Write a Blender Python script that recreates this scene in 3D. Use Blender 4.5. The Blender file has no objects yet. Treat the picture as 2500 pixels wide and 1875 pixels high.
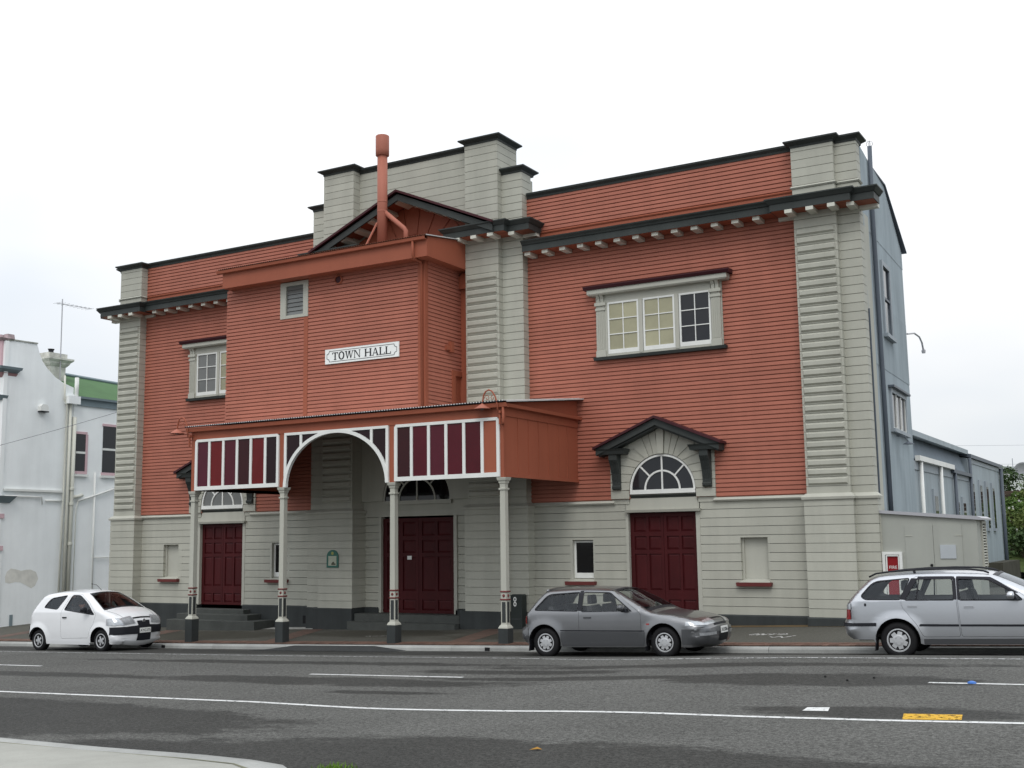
import bpy, bmesh, math, random
from mathutils import Vector, Matrix
from mathutils.geometry import tessellate_polygon
random.seed(11)
R = math.radians
scn = bpy.context.scene
COL = scn.collection

# ------------------------------------------------------------------ camera, sky, sun, exposure
cam_d = bpy.data.cameras.new('camera'); cam = bpy.data.objects.new('camera', cam_d); COL.objects.link(cam)
cam_d.sensor_width = 36.0; cam_d.lens = 2810.05 / 2500 * 36.0; cam_d.clip_start = .1; cam_d.clip_end = 6000
def aim(o, loc, yaw, pitch, roll):
    F = Vector((math.sin(yaw)*math.cos(pitch), math.cos(yaw)*math.cos(pitch), math.sin(pitch)))
    Rt = Vector((math.cos(yaw), -math.sin(yaw), 0)); U = Rt.cross(F)
    R2 = math.cos(roll)*Rt + math.sin(roll)*U; U2 = -math.sin(roll)*Rt + math.cos(roll)*U
    o.matrix_world = Matrix(((R2.x, U2.x, -F.x, loc[0]), (R2.y, U2.y, -F.y, loc[1]), (R2.z, U2.z, -F.z, loc[2]), (0, 0, 0, 1)))
aim(cam, (23.178, -26.125, 1.850), -.5233, .1351, -.0141)
scn.camera = cam

SUN_EL, SUN_AZ = R(50), R(156)     # veiled by cloud, from in front of the facade
wd = bpy.data.worlds.new('World'); scn.world = wd; wd.use_nodes = True
nt = wd.node_tree; nt.nodes.clear()
def wn(t, **k):
    n = nt.nodes.new(t)
    for a, b in k.items(): setattr(n, a, b)
    return n
sky = wn('ShaderNodeTexSky', sky_type='NISHITA', sun_disc=False)
sky.sun_elevation = SUN_EL; sky.sun_rotation = SUN_AZ
bg1 = wn('ShaderNodeBackground'); bg1.inputs[1].default_value = .10
nt.links.new(sky.outputs[0], bg1.inputs[0])
tc = wn('ShaderNodeTexCoord')
mp = wn('ShaderNodeMapping'); mp.inputs['Scale'].default_value = (1, 1, 2.4)
nt.links.new(tc.outputs['Generated'], mp.inputs[0])
ns = wn('ShaderNodeTexNoise'); ns.inputs['Scale'].default_value = 1.7; ns.inputs['Detail'].default_value = 4; ns.inputs['Roughness'].default_value = .5
nt.links.new(mp.outputs[0], ns.inputs['Vector'])
rp = wn('ShaderNodeValToRGB'); rp.color_ramp.elements[0].position = .36; rp.color_ramp.elements[0].color = (.73, .80, .885, 1)
rp.color_ramp.elements[1].position = .60; rp.color_ramp.elements[1].color = (1.0, 1.005, 1.01, 1)
nt.links.new(ns.outputs[0], rp.inputs[0])
bg2 = wn('ShaderNodeBackground')
sz = wn('ShaderNodeSeparateXYZ'); nt.links.new(tc.outputs['Generated'], sz.inputs[0])      # overcast: brighter overhead than at the horizon
gr = wn('ShaderNodeMapRange'); gr.inputs[1].default_value = 0; gr.inputs[2].default_value = 1; gr.inputs[3].default_value = .88; gr.inputs[4].default_value = 2.0
nt.links.new(sz.outputs[2], gr.inputs[0]); nt.links.new(gr.outputs[0], bg2.inputs[1])
nt.links.new(rp.outputs[0], bg2.inputs[0])
mxs = wn('ShaderNodeMixShader'); mxs.inputs[0].default_value = .9
nt.links.new(bg1.outputs[0], mxs.inputs[1]); nt.links.new(bg2.outputs[0], mxs.inputs[2])
wo = wn('ShaderNodeOutputWorld'); nt.links.new(mxs.outputs[0], wo.inputs[0])

sd = bpy.data.lights.new('sun', 'SUN'); sd.energy = .95; sd.angle = R(25); sd.color = (1, .97, .93)
sun = bpy.data.objects.new('sun', sd); COL.objects.link(sun)
_d = Vector((math.sin(SUN_AZ)*math.cos(SUN_EL), math.cos(SUN_AZ)*math.cos(SUN_EL), math.sin(SUN_EL)))
sun.rotation_euler = (-_d).to_track_quat('-Z', 'Y').to_euler()
vs = scn.view_settings; vs.view_transform = 'Standard'; vs.look = 'None'; vs.gamma = 1; vs.exposure = 0.0; vs.use_curve_mapping = False
scn.render.engine = 'CYCLES'

# ------------------------------------------------------------------ helpers
class MB:
    def __init__(s): s.v = []; s.f = []
    def add(s, vs, fs):
        o = len(s.v); s.v += [tuple(v) for v in vs]; s.f += [tuple(i+o for i in f) for f in fs]; return s
    def box(s, x0, x1, y0, y1, z0, z1):
        return s.add([(x0,y0,z0),(x1,y0,z0),(x1,y1,z0),(x0,y1,z0),(x0,y0,z1),(x1,y0,z1),(x1,y1,z1),(x0,y1,z1)],
                     [(0,3,2,1),(4,5,6,7),(0,1,5,4),(1,2,6,5),(2,3,7,6),(3,0,4,7)])
    def frus(s, a, b):   # a,b = (x0,x1,y0,y1,z)
        v = []
        for q in (a, b): v += [(q[0],q[2],q[4]),(q[1],q[2],q[4]),(q[1],q[3],q[4]),(q[0],q[3],q[4])]
        return s.add(v, [(0,3,2,1),(4,5,6,7),(0,1,5,4),(1,2,6,5),(2,3,7,6),(3,0,4,7)])
    def yfrus(s, a, b):  # a,b = (x0,x1,z0,z1,y): raised panel facing -y
        v = []
        for q in (a, b): v += [(q[0],q[4],q[2]),(q[1],q[4],q[2]),(q[1],q[4],q[3]),(q[0],q[4],q[3])]
        return s.add(v, [(0,3,2,1),(4,5,6,7),(0,1,5,4),(1,2,6,5),(2,3,7,6),(3,0,4,7)])
    def prism(s, poly, ax, a, b):
        n = len(poly)
        if ax == 'y': f = lambda p, t: (p[0], t, p[1])
        elif ax == 'x': f = lambda p, t: (t, p[0], p[1])
        else: f = lambda p, t: (p[0], p[1], t)
        v = [f(p, a) for p in poly] + [f(p, b) for p in poly]
        return s.add(v, [tuple(range(n)), tuple(range(2*n-1, n-1, -1))] + [(i, i+n, (i+1) % n+n, (i+1) % n) for i in range(n)])
    def tube(s, pts, r, n=8, caps=True):
        pts = [Vector(p) for p in pts]; rs = r if isinstance(r, (list, tuple)) else [r]*len(pts)
        v = []; m = len(pts); up = None
        for i, p in enumerate(pts):
            t = (pts[min(i+1, m-1)] - pts[max(i-1, 0)]).normalized()
            if up is None or abs(up.dot(t)) > .95: up = Vector((0,0,1)) if abs(t.z) < .9 else Vector((0,1,0))
            a = t.cross(up).normalized(); b = a.cross(t).normalized(); up = b
            v += [p + rs[i]*(math.cos(2*math.pi*k/n)*a + math.sin(2*math.pi*k/n)*b) for k in range(n)]
        f = [(i*n+k, i*n+(k+1) % n, (i+1)*n+(k+1) % n, (i+1)*n+k) for i in range(m-1) for k in range(n)]
        if caps: f += [tuple(range(n-1, -1, -1)), tuple(range((m-1)*n, m*n))]
        return s.add(v, f)
    def lathe(s, prof, c, ax='z', n=24, caps=True):
        v = []
        for r, h in prof:
            for k in range(n):
                a = 2*math.pi*k/n; u, w = r*math.cos(a), r*math.sin(a)
                v.append((c[0]+u, c[1]+w, c[2]+h) if ax == 'z' else ((c[0]+u, c[1]+h, c[2]+w) if ax == 'y' else (c[0]+h, c[1]+u, c[2]+w)))
        m = len(prof)
        f = [(i*n+k, i*n+(k+1) % n, (i+1)*n+(k+1) % n, (i+1)*n+k) for i in range(m-1) for k in range(n)]
        if caps: f += [tuple(range(n)), tuple(range((m-1)*n, m*n))]
        return s.add(v, f)
    def band(s, inner, outer, y0, y1):   # strip between two (x,z) polylines, thick in y
        n = len(inner); v = []
        for y in (y0, y1): v += [(p[0], y, p[1]) for p in inner] + [(p[0], y, p[1]) for p in outer]
        f = []
        for i in range(n-1):
            f += [(i, i+1, n+i+1, n+i), (2*n+i, 3*n+i, 3*n+i+1, 2*n+i+1), (i, 2*n+i, 2*n+i+1, i+1), (n+i, n+i+1, 3*n+i+1, 3*n+i)]
        f += [(0, n, 3*n, 2*n), (n-1, 3*n-1, 4*n-1, 2*n-1)]
        return s.add(v, f)
    def mesh(s, name, smooth=False):
        me = bpy.data.meshes.new(name); me.from_pydata(s.v, [], s.f)
        bm = bmesh.new(); bm.from_mesh(me); bmesh.ops.recalc_face_normals(bm, faces=bm.faces); bm.to_mesh(me); bm.free()
        if smooth:
            for p in me.polygons: p.use_smooth = True
        return me
    def obj(s, name, mat, parent=None, smooth=False, **kw):
        return link(name, s.mesh(name, smooth), mat, parent, **kw)

ROOTS = {}
def link(name, me, mat, parent=None, label=None, cat=None, kind=None, group=None, loc=None):
    o = bpy.data.objects.new(name, me); COL.objects.link(o)
    if mat is not None and not me.materials: me.materials.append(mat)
    if parent is not None:
        o.parent = parent
        if parent.name in ROOTS and loc is None and not ROOTS[parent.name]: o.location = -parent.location
    if loc is not None: o.location = loc
    if label: o['label'] = label
    if cat: o['category'] = cat
    if kind: o['kind'] = kind
    if group: o['group'] = group
    return o
def thing(name, label, cat, loc=(0,0,0), group=None, local=False):
    o = bpy.data.objects.new(name, None); COL.objects.link(o); o.location = loc; o.empty_display_size = .2
    o['label'] = label; o['category'] = cat
    if group: o['group'] = group
    ROOTS[o.name] = local
    return o

def arc(cx, cz, rx, rz, a0, a1, n):
    return [(cx+rx*math.cos(R(a0+(a1-a0)*i/n)), cz+rz*math.sin(R(a0+(a1-a0)*i/n))) for i in range(n+1)]

# ------------------------------------------------------------------ materials
def M(name, col, rough=.5, var=.07, vs=1.2, ov=0., bump=0., bs=80., metal=0., spec=.18, coat=0., stretch=None, fine=0., streak=0., ovn=0.):
    m = bpy.data.materials.new(name); m.use_nodes = True
    t = m.node_tree; b = t.nodes['Principled BSDF']
    b.inputs['Roughness'].default_value = rough; b.inputs['Metallic'].default_value = metal
    b.inputs['Specular IOR Level'].default_value = spec; b.inputs['Coat Weight'].default_value = coat; b.inputs['Coat Roughness'].default_value = .06
    N = t.nodes.new; L = t.links.new
    tcn = N('ShaderNodeTexCoord'); vec = tcn.outputs['Object']
    if stretch:
        mpn = N('ShaderNodeMapping'); mpn.inputs['Scale'].default_value = stretch; L(vec, mpn.inputs[0]); vec = mpn.outputs[0]
    def noise(sc, de, src):
        n = N('ShaderNodeTexNoise'); n.inputs['Scale'].default_value = sc; n.inputs['Detail'].default_value = de; n.inputs['Roughness'].default_value = .6; L(src, n.inputs['Vector']); return n.outputs[0]
    def rng(src, lo, hi, a=.25, c=.75):
        n = N('ShaderNodeMapRange'); n.inputs[1].default_value = a; n.inputs[2].default_value = c; n.inputs[3].default_value = lo; n.inputs[4].default_value = hi; L(src, n.inputs[0]); return n.outputs[0]
    def mul(a, c):
        n = N('ShaderNodeMath'); n.operation = 'MULTIPLY'; L(a, n.inputs[0]); L(c, n.inputs[1]); return n.outputs[0]
    fac = rng(noise(vs, 5, vec), 1-var, 1+var)
    if fine: fac = mul(fac, rng(noise(45, 3, vec), 1-fine, 1+fine))
    if streak:
        m2 = N('ShaderNodeMapping'); m2.inputs['Scale'].default_value = (2.6, 2.6, .3); L(tcn.outputs['Object'], m2.inputs[0])
        fac = mul(fac, rng(noise(1, 5, m2.outputs[0]), 1-streak, 1+streak*.3, .3, .6))
    if ovn:      # every board fades along its length in its own way
        oj = N('ShaderNodeObjectInfo'); cb = N('ShaderNodeCombineXYZ'); sp_ = N('ShaderNodeSeparateXYZ'); L(tcn.outputs['Object'], sp_.inputs[0])
        ml = N('ShaderNodeMath'); ml.operation = 'MULTIPLY'; ml.inputs[1].default_value = 97.0; L(oj.outputs['Random'], ml.inputs[0])
        L(sp_.outputs[0], cb.inputs[0]); L(ml.outputs[0], cb.inputs[1]); fac = mul(fac, rng(noise(.9, 4, cb.outputs[0]), 1-ovn, 1+ovn, .3, .7))
    if ov:
        oi = N('ShaderNodeObjectInfo'); fac = mul(fac, rng(oi.outputs['Random'], 1-ov, 1+ov, 0, 1))
    mx = N('ShaderNodeVectorMath'); mx.operation = 'SCALE'; mx.inputs[0].default_value = col[:3]; L(fac, mx.inputs['Scale'])
    L(mx.outputs[0], b.inputs['Base Color'])
    if bump:
        bn = N('ShaderNodeBump'); bn.inputs['Strength'].default_value = bump; bn.inputs['Distance'].default_value = .01
        L(noise(bs, 4, vec), bn.inputs['Height']); L(bn.outputs[0], b.inputs['Normal'])
    return m

RED = M('terracotta_paint', (.385, .140, .097), .55, .07, .6, ov=.05, ovn=.07, bump=.15, bs=120, streak=.07, fine=.03)
REDD = M('terracotta_trim_paint', (.31, .094, .054), .5, .05, .8, ov=.03, bump=.08, streak=.05)
GREY = M('stone_grey_paint', (.42, .42, .362), .55, .06, .5, ov=.03, ovn=.05, bump=.12, bs=120, streak=.08, fine=.03)
GREYT = M('stone_grey_trim_paint', (.43, .43, .375), .5, .05, .8, ov=.02, streak=.06)
DARK = M('charcoal_trim_paint', (.045, .051, .049), .5, .12, 1.0, streak=.15)
PLINTH = M('charcoal_plinth_paint', (.042, .047, .047), .55, .16, .8, streak=.2, bump=.2, bs=40)
MAROON = M('maroon_roof_edge', (.055, .016, .020), .5, .1)
DOORM = M('maroon_door_paint', (.056, .0072, .0085), .5, .14, 2.0, streak=.15, ov=.06)
SILLM = M('maroon_sill_paint', (.15, .04, .038), .5, .1)
WHITE = M('white_paint', (.74, .75, .72), .45, .05, 1.5, streak=.06)
BLUE = M('blue_grey_cladding', (.31, .362, .39), .5, .1, .7, ov=.03, streak=.14)
MODM = M('cream_block_paint', (.60, .60, .53), .5, .05)
BLUED = M('blue_grey_dark_trim', (.095, .112, .135), .45, .1)
BLUEL = M('blue_grey_pale_trim', (.30, .34, .37), .5, .08, streak=.1)
NEIGH = M('pale_render', (.87, .89, .885), .7, .05, .8, bump=.15, bs=30, streak=.03)
NEIGHW = M('cream_pipe_paint', (.62, .62, .55), .5, .06)
PINK = M('pale_pink_render', (.60, .42, .45), .65, .08)
SLATEB = M('blue_slate_paint', (.20, .25, .27), .6, .08)
GREENR = M('green_iron_roof', (.07, .145, .06), .55, .10, .8, streak=.1)
CONC = M('pale_concrete', (.40, .40, .37), .8, .14, 2.5, bump=.3, bs=60, fine=.08)
CONCK = M('kerb_concrete', (.33, .335, .32), .8, .22, 1.6, ov=.10, bump=.3, bs=60, fine=.1)
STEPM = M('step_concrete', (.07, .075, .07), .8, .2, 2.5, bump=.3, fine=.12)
BLACK = M('black_rubber', (.012, .012, .013), .7, .1)
BLACKP = M('black_plastic', (.018, .019, .023), .45, .1)
SEATM = M('seat_fabric', (.085, .085, .09), .85, .1)
CHROME = M('bright_metal', (.62, .63, .64), .28, .05, metal=.85)
ALLOY = M('wheel_trim_silver', (.50, .51, .52), .35, .06, metal=.35)
LENS = M('clear_lamp_lens', (.42, .44, .46), .16, .25, 14, metal=.45, coat=1)
LAMPR = M('red_lamp_lens', (.26, .012, .012), .15, .1, coat=1)
LAMPO = M('amber_lamp_lens', (.5, .14, .02), .15, .1, coat=1)
JOINT = M('mossy_joint', (.16, .16, .11), .9, .3, 4)
GALV = M('galvanised_edge', (.42, .42, .44), .4, .1, metal=.4)
def glass(name, col, rough=.04, var=.1):
    return M(name, col, rough, var, 2.0, spec=.4, ov=.15)
GDARK = glass('dark_window_glass', (.018, .019, .022)); GFROST = glass('frosted_window_glass', (.14, .145, .14), .12)
GBLIND = glass('window_glass_over_cream_blind', (.34, .325, .215), .1, .14); GBLACK = glass('black_window_glass', (.006, .006, .007))
def carglass(name, tint):
    m = bpy.data.materials.new(name); m.use_nodes = True; t = m.node_tree; t.nodes.remove(t.nodes['Principled BSDF'])
    tr = t.nodes.new('ShaderNodeBsdfTransparent'); tr.inputs[0].default_value = (*tint, 1)
    gl = t.nodes.new('ShaderNodeBsdfGlossy'); gl.inputs['Roughness'].default_value = .02; gl.inputs[0].default_value = (.9, .95, 1, 1)
    fr = t.nodes.new('ShaderNodeFresnel'); fr.inputs[0].default_value = 1.5
    mx = t.nodes.new('ShaderNodeMixShader'); t.links.new(fr.outputs[0], mx.inputs[0]); t.links.new(tr.outputs[0], mx.inputs[1]); t.links.new(gl.outputs[0], mx.inputs[2])
    t.links.new(mx.outputs[0], t.nodes['Material Output'].inputs[0]); return m
CGL = carglass('clear_car_glass', (.90, .92, .91)); CGS = carglass('windscreen_glass', (.72, .74, .74))

# ------------------------------------------------------------------ ground heights
K2, K1, K0 = 1.77544e-4, .0248273, -.695675
def zk(x):     # kerb-top height: the street falls away to the left
    p = lambda q: K2*q*q + K1*q + K0
    if x < -8: return p(-8) + (2*K2*-8+K1)*(x+8)
    if x > 22: return p(22) + (2*K2*22+K1)*(x-22)*.6
    return p(x)
def cf(x):
    t = min(max((x-13)/5, 0), 1); return .035 + .04*t*t*(3-2*t)
def rz(x, y): return zk(x) - .11 + cf(x)*min(max(-4.12-y, 0), 2.7)
def fz(x, y): return zk(x) + .033*(min(y, 1.0)+4.12)
# ------------------------------------------------------------------ ground, road, footpath
def asphalt(name, base, dark, spots, grain=.35, brown=None):
    """chip-seal surface: stone grain plus darker damp stains that have their own place and shape"""
    m = bpy.data.materials.new(name); m.use_nodes = True; t = m.node_tree; N = t.nodes.new; L = t.links.new
    b = t.nodes['Principled BSDF']; b.inputs['Roughness'].default_value = .82; b.inputs['Specular IOR Level'].default_value = .10
    tcn = N('ShaderNodeTexCoord'); vec = tcn.outputs['Object']
    def noise(sc, de, src, ro=.6):
        n = N('ShaderNodeTexNoise'); n.inputs['Scale'].default_value = sc; n.inputs['Detail'].default_value = de; n.inputs['Roughness'].default_value = ro; L(src, n.inputs['Vector']); return n
    def rng(src, lo, hi, a, c):
        n = N('ShaderNodeMapRange'); n.inputs[1].default_value = a; n.inputs[2].default_value = c; n.inputs[3].default_value = lo; n.inputs[4].default_value = hi; L(src, n.inputs[0]); return n.outputs[0]
    def math_(op, a, c):
        n = N('ShaderNodeMath'); n.operation = op
        for i, q in enumerate((a, c)):
            if isinstance(q, (int, float)): n.inputs[i].default_value = q
            else: L(q, n.inputs[i])
        return n.outputs[0]
    mp = N('ShaderNodeMapping'); mp.inputs['Scale'].default_value = (.55, 1.5, 1); L(vec, mp.inputs[0])
    nz = noise(1.6, 10, mp.outputs[0], .78)
    sx = N('ShaderNodeSeparateXYZ'); L(vec, sx.inputs[0])
    mask = None
    for (cx, cy, rx, ry, a) in spots:
        dx = math_('DIVIDE', math_('SUBTRACT', sx.outputs[0], cx), rx); dy = math_('DIVIDE', math_('SUBTRACT', sx.outputs[1], cy), ry)
        d = math_('ADD', math_('MULTIPLY', dx, dx), math_('MULTIPLY', dy, dy))
        v = math_('MULTIPLY', math_('SUBTRACT', 1.0, d), a)
        mask = v if mask is None else math_('MAXIMUM', mask, v)
    if mask is None: edge = rng(nz.outputs[0], 0, 1, .56, .62)
    else:
        mask = math_('MAXIMUM', mask, -1.0)
        edge = rng(math_('ADD', mask, math_('MULTIPLY', math_('SUBTRACT', nz.outputs[0], .5), 3.2)), 0, 1, -.05, .32)
    mix = N('ShaderNodeMix'); mix.data_type = 'RGBA'; mix.inputs[6].default_value = (*base, 1); mix.inputs[7].default_value = (*dark, 1); L(edge, mix.inputs[0])
    g1 = noise(22, 4, vec, .9); g2 = noise(60, 2, vec, .8); big = noise(.35, 4, vec)
    fac = math_('MULTIPLY', rng(g1.outputs[0], 1-grain, 1+grain, .38, .62), rng(g2.outputs[0], 1-grain*.7, 1+grain*.7, .35, .65))
    fac = math_('MULTIPLY', fac, rng(big.outputs[0], .88, 1.12, .3, .7))
    sc = N('ShaderNodeVectorMath'); sc.operation = 'SCALE'; L(mix.outputs[2], sc.inputs[0]); L(fac, sc.inputs['Scale'])
    L(sc.outputs[0], b.inputs['Base Color'])
    L(rng(edge, .88, .75, 0, 1), b.inputs['Roughness'])
    bn = N('ShaderNodeBump'); bn.inputs['Strength'].default_value = .5; bn.inputs['Distance'].default_value = .012; L(g1.outputs[0], bn.inputs['Height']); L(bn.outputs[0], b.inputs['Normal'])
    return m
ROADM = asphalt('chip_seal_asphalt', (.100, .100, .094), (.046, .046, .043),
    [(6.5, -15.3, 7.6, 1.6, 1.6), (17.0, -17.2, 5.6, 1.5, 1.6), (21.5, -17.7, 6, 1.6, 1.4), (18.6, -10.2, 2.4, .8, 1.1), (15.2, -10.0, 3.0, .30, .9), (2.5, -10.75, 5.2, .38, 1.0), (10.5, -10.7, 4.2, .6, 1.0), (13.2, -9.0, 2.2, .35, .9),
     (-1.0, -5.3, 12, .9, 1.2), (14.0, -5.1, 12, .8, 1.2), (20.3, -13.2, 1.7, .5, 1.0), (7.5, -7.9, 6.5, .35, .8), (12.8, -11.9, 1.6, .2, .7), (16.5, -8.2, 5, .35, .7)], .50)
PATHM = asphalt('footpath_asphalt', (.088, .086, .074), (.058, .056, .046), [(-1.5, -2.2, 4, 1.2, .9), (5.2, -1.6, 3, .9, .7), (9.5, -2.2, 2.5, 1, .6)], .22)
SOIL = M('bare_ground', (.075, .07, .055), .9, .25, .4)

def grid(xs, ys, zf):
    v = [(x, y, zf(x, y)) for y in ys for x in xs]; n = len(xs)
    return MB().add(v, [(j*n+i, j*n+i+1, (j+1)*n+i+1, (j+1)*n+i) for j in range(len(ys)-1) for i in range(n-1)])
def frange(a, b, s):
    n = max(1, int(round((b-a)/s))); return [a+(b-a)*i/n for i in range(n+1)]
XS = [-150, -100, -70, -50, -40] + frange(-30, 35, 1.0) + [45, 60, 80, 120, 160]
grid([-2500, -800, -200, 0, 200, 800, 2500], [-2500, -800, -200, 0, 200, 800, 2500], lambda x, y: -5.6).obj('ground', SOIL, kind='structure')
grid(XS, [-90, -60, -45, -36, -30] + frange(-27, -8, 1.0) + frange(-7.4, -4.12, .25), rz).obj('road', ROADM, kind='structure', smooth=True)
grid(XS, [-3.94, -3.4] + frange(-3, 1, .5) + [4, 10, 20, 40, 90, 160], fz).obj('footpath', PATHM, kind='structure', smooth=True)
fpath = bpy.data.objects['footpath']

# kerb stones, a bitumen joint behind them and the brick edging
kerb = MB().box(-60, -32, -4.12, -3.99, zk(-46)-.6, zk(-46)-.3).obj('kerb', CONCK, kind='structure')
x = -32.0; cuts = [3.55, 7.45]
while x < 44:
    x1 = x + 2.4 + random.uniform(-.05, .05)
    v = []
    for q in (x+.004, x1-.004):
        for y, dz in ((-4.135, -.45), (-4.125, -.045), (-4.105, -.008), (-4.07, 0), (-3.99, 0.002), (-3.99, -.45)): v.append((q, y, zk(q)+dz + (.0 if y > -4.11 else 0)))
    MB().add(v, [tuple(range(6)), tuple(range(11, 5, -1))] + [(i, i+6, (i+1) % 6+6, (i+1) % 6) for i in range(6)]).obj('kerb_stone', CONCK, kerb)
    x = x1
xs = frange(-32, 44, 1.0)
MB().add([(q, y, zk(q)+dz) for q in xs for y, dz in ((-3.99, -.012), (-3.90, -.006))], [(2*i, 2*i+1, 2*i+3, 2*i+2) for i in range(len(xs)-1)]).obj('bitumen_joint', M('bitumen', (.018, .017, .018), .7, .2), fpath)
BRICKM = M('clay_paver', (.125, .075, .058), .8, .2, 3, ov=.28, bump=.3, bs=70, fine=.1)
# asphalt ramp in front of the kerb
xs = frange(3.4, 7.6, .3); v = []
for q in xs:
    e = min(1, (q-3.4)/.9, (7.6-q)/.9); e = max(e, .03)
    v += [(q, -4.13, rz(q, -4.13)+.1*e), (q, -4.3, rz(q, -4.3)+.075*e), (q, -4.75, rz(q, -4.75)+.006)]
MB().add(v, [(3*i+k, 3*i+k+1, 3*i+4+k, 3*i+3+k) for i in range(len(xs)-1) for k in (0, 1)]).obj('crossing_ramp', asphalt('ramp_asphalt', (.05, .052, .052), (.035, .036, .036), [], .25), bpy.data.objects['road'], smooth=True)
# drain outlets in the kerb face
for q in (-.14, 9.77):
    MB().box(q-.06, q+.06, -4.142, -4.10, zk(q)-.10, zk(q)-.03).obj('drain_outlet', BLACK, kerb)
bm_ = MB().box(-.12, .12, -.049, .049, -.03, .012).mesh('brick')
bm_.materials.append(BRICKM)
slope = math.atan(.026)
for i in range(290):          # soldier course along the kerb
    q = -11.9 + i*.1025
    o = link('brick', bm_, None, fpath, loc=(q + random.uniform(-.002, .002), -3.775 + random.uniform(-.003, .003), fz(q, -3.775) + random.uniform(-.003, .004)))
    o.rotation_euler = (0, -slope, math.pi/2)
mb = MB()
for i in range(-200, 460):    # second course and the far ends
    q = -11.9 + i*.1025
    for yc in ((-3.53,) if 0 <= i < 290 else (-3.775, -3.53)):
        z = fz(q, yc) + random.uniform(-.003, .004); mb.box(q-.049, q+.049, yc-.12, yc+.12, z-.03, z+.012)
mb.obj('brick_course', BRICKM, fpath, kind='stuff')
BRTEX = bpy.data.materials.new('brick_paving'); BRTEX.use_nodes = True
_t = BRTEX.node_tree; _b = _t.nodes['Principled BSDF']; _b.inputs['Roughness'].default_value = .85
_n = _t.nodes.new('ShaderNodeTexBrick'); _n.inputs['Color1'].default_value = (.125, .07, .05, 1); _n.inputs['Color2'].default_value = (.085, .05, .037, 1); _n.inputs['Mortar'].default_value = (.05, .04, .03, 1)
_n.inputs['Scale'].default_value = 1; _n.inputs['Brick Width'].default_value = .22; _n.inputs['Row Height'].default_value = .11; _n.inputs['Mortar Size'].default_value = .008
_c = _t.nodes.new('ShaderNodeTexCoord'); _t.links.new(_c.outputs['Object'], _n.inputs['Vector']); _t.links.new(_n.outputs[0], _b.inputs['Base Color'])
for (a0, a1, b0, b1) in ((8.25, 8.85, 7.55, 8.25), (2.70, 3.32, 1.45, 2.15), (-2.75, -2.15, -3.65, -2.95), (13.9, 14.5, 13.3, 14.0), (-8.6, -8.0, -9.5, -8.9)):
    v = []
    for i in range(9):
        t = i/8; y = -3.42 + (3.35-.06)*t
        for e0, e1 in ((a0, b0), (a1, b1)): xq = e0+(e1-e0)*t; v.append((xq, y, fz(xq, y)+.005))
    MB().add(v, [(2*i, 2*i+1, 2*i+3, 2*i+2) for i in range(8)]).obj('paver_band', BRTEX, fpath)
v = []; xs = frange(8.8, 18, .5)       # brick edging against the wall on the right
for q in xs: v += [(q, -.42, fz(q, -.42)+.006), (q, -.02, fz(q, -.02)+.006)]
MB().add(v, [(2*i, 2*i+1, 2*i+3, 2*i+2) for i in range(len(xs)-1)]).obj('paver_band', M('mossy_paving', (.12, .085, .045), .9, .3, 2), fpath)
# pale strip of concrete at the foot of the left bay
v = []; xs = frange(-.6, 1.9, .3)
for q in xs: v += [(q, -.62+.05*math.sin(q*5), fz(q, -.6)+.007), (q, -.05, fz(q, -.05)+.007)]
MB().add(v, [(2*i, 2*i+1, 2*i+3, 2*i+2) for i in range(len(xs)-1)]).obj('concrete_strip', CONC, fpath)

# painted markings
def paint(name, col, wear):
    m = M(name, col, .6, .1, 4, fine=.12); t = m.node_tree; N = t.nodes.new
    n = N('ShaderNodeTexNoise'); n.inputs['Scale'].default_value = 14; n.inputs['Detail'].default_value = 6; n.inputs['Roughness'].default_value = .75
    c = N('ShaderNodeTexCoord'); t.links.new(c.outputs['Object'], n.inputs['Vector'])
    mr = N('ShaderNodeMapRange'); mr.inputs[1].default_value = wear; mr.inputs[2].default_value = wear+.06; t.links.new(n.outputs[0], mr.inputs[0]); t.links.new(mr.outputs[0], t.nodes['Principled BSDF'].inputs['Alpha']); return m
PW = paint('road_paint_white', (.62, .63, .62), .375); PWO = paint('old_road_paint_white', (.52, .53, .52), .46); PY = paint('road_paint_yellow', (.60, .35, .03), .41)
def stripe(pts, w, mat, name, label, lift=.004, cat='road marking'):
    v = []; P = [Vector((p[0], p[1], 0)) for p in pts]; D = []
    for i in range(len(P)-1):
        n = max(1, int((P[i+1]-P[i]).length/.5)); D += [P[i].lerp(P[i+1], k/n) for k in range(n)]
    D.append(P[-1])
    for i, p in enumerate(D):
        d = (D[min(i+1, len(D)-1)]-D[max(i-1, 0)]).normalized(); s = Vector((-d.y, d.x, 0))*w/2
        for q in (p+s, p-s): v.append((q.x, q.y, rz(q.x, q.y)+lift))
    o = MB().add(v, [(2*i, 2*i+1, 2*i+3, 2*i+2) for i in range(len(D)-1)]).obj(name, mat); o['label'] = label; o['category'] = cat; return o
stripe([(-30, -6.4), (-3.54, -6.48), (1.47, -6.42), (5.2, -6.48), (11.7, -6.44), (14.5, -6.8), (17, -7.13), (20.97, -7.18), (34, -7.2)], .10, PWO, 'edge_line', 'long worn white line on the road beside the parked cars')
stripe([(-20, -12.9), (5.6, -13.16), (8.96, -13.2), (11.4, -13.25), (15.97, -13.72), (18.9, -13.8), (20.36, -13.77), (21.7, -13.68), (34, -13.3)], .11, PW, 'lane_line', 'long solid white line crossing the whole road nearest the camera')
for a, b, lab in (((-7.5, -9.2), (1.87, -9.44), 'white lane dash behind the left end of the road'), ((9.52, -9.78), (12.75, -9.80), 'white lane dash in the middle of the road below the entrance canopy'), ((20.19, -10.39), (24, -10.6), 'white lane dash at the right edge below the silver estate car')):
    stripe([a, b], .10, PW, 'lane_dash', lab, .0045)
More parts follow.
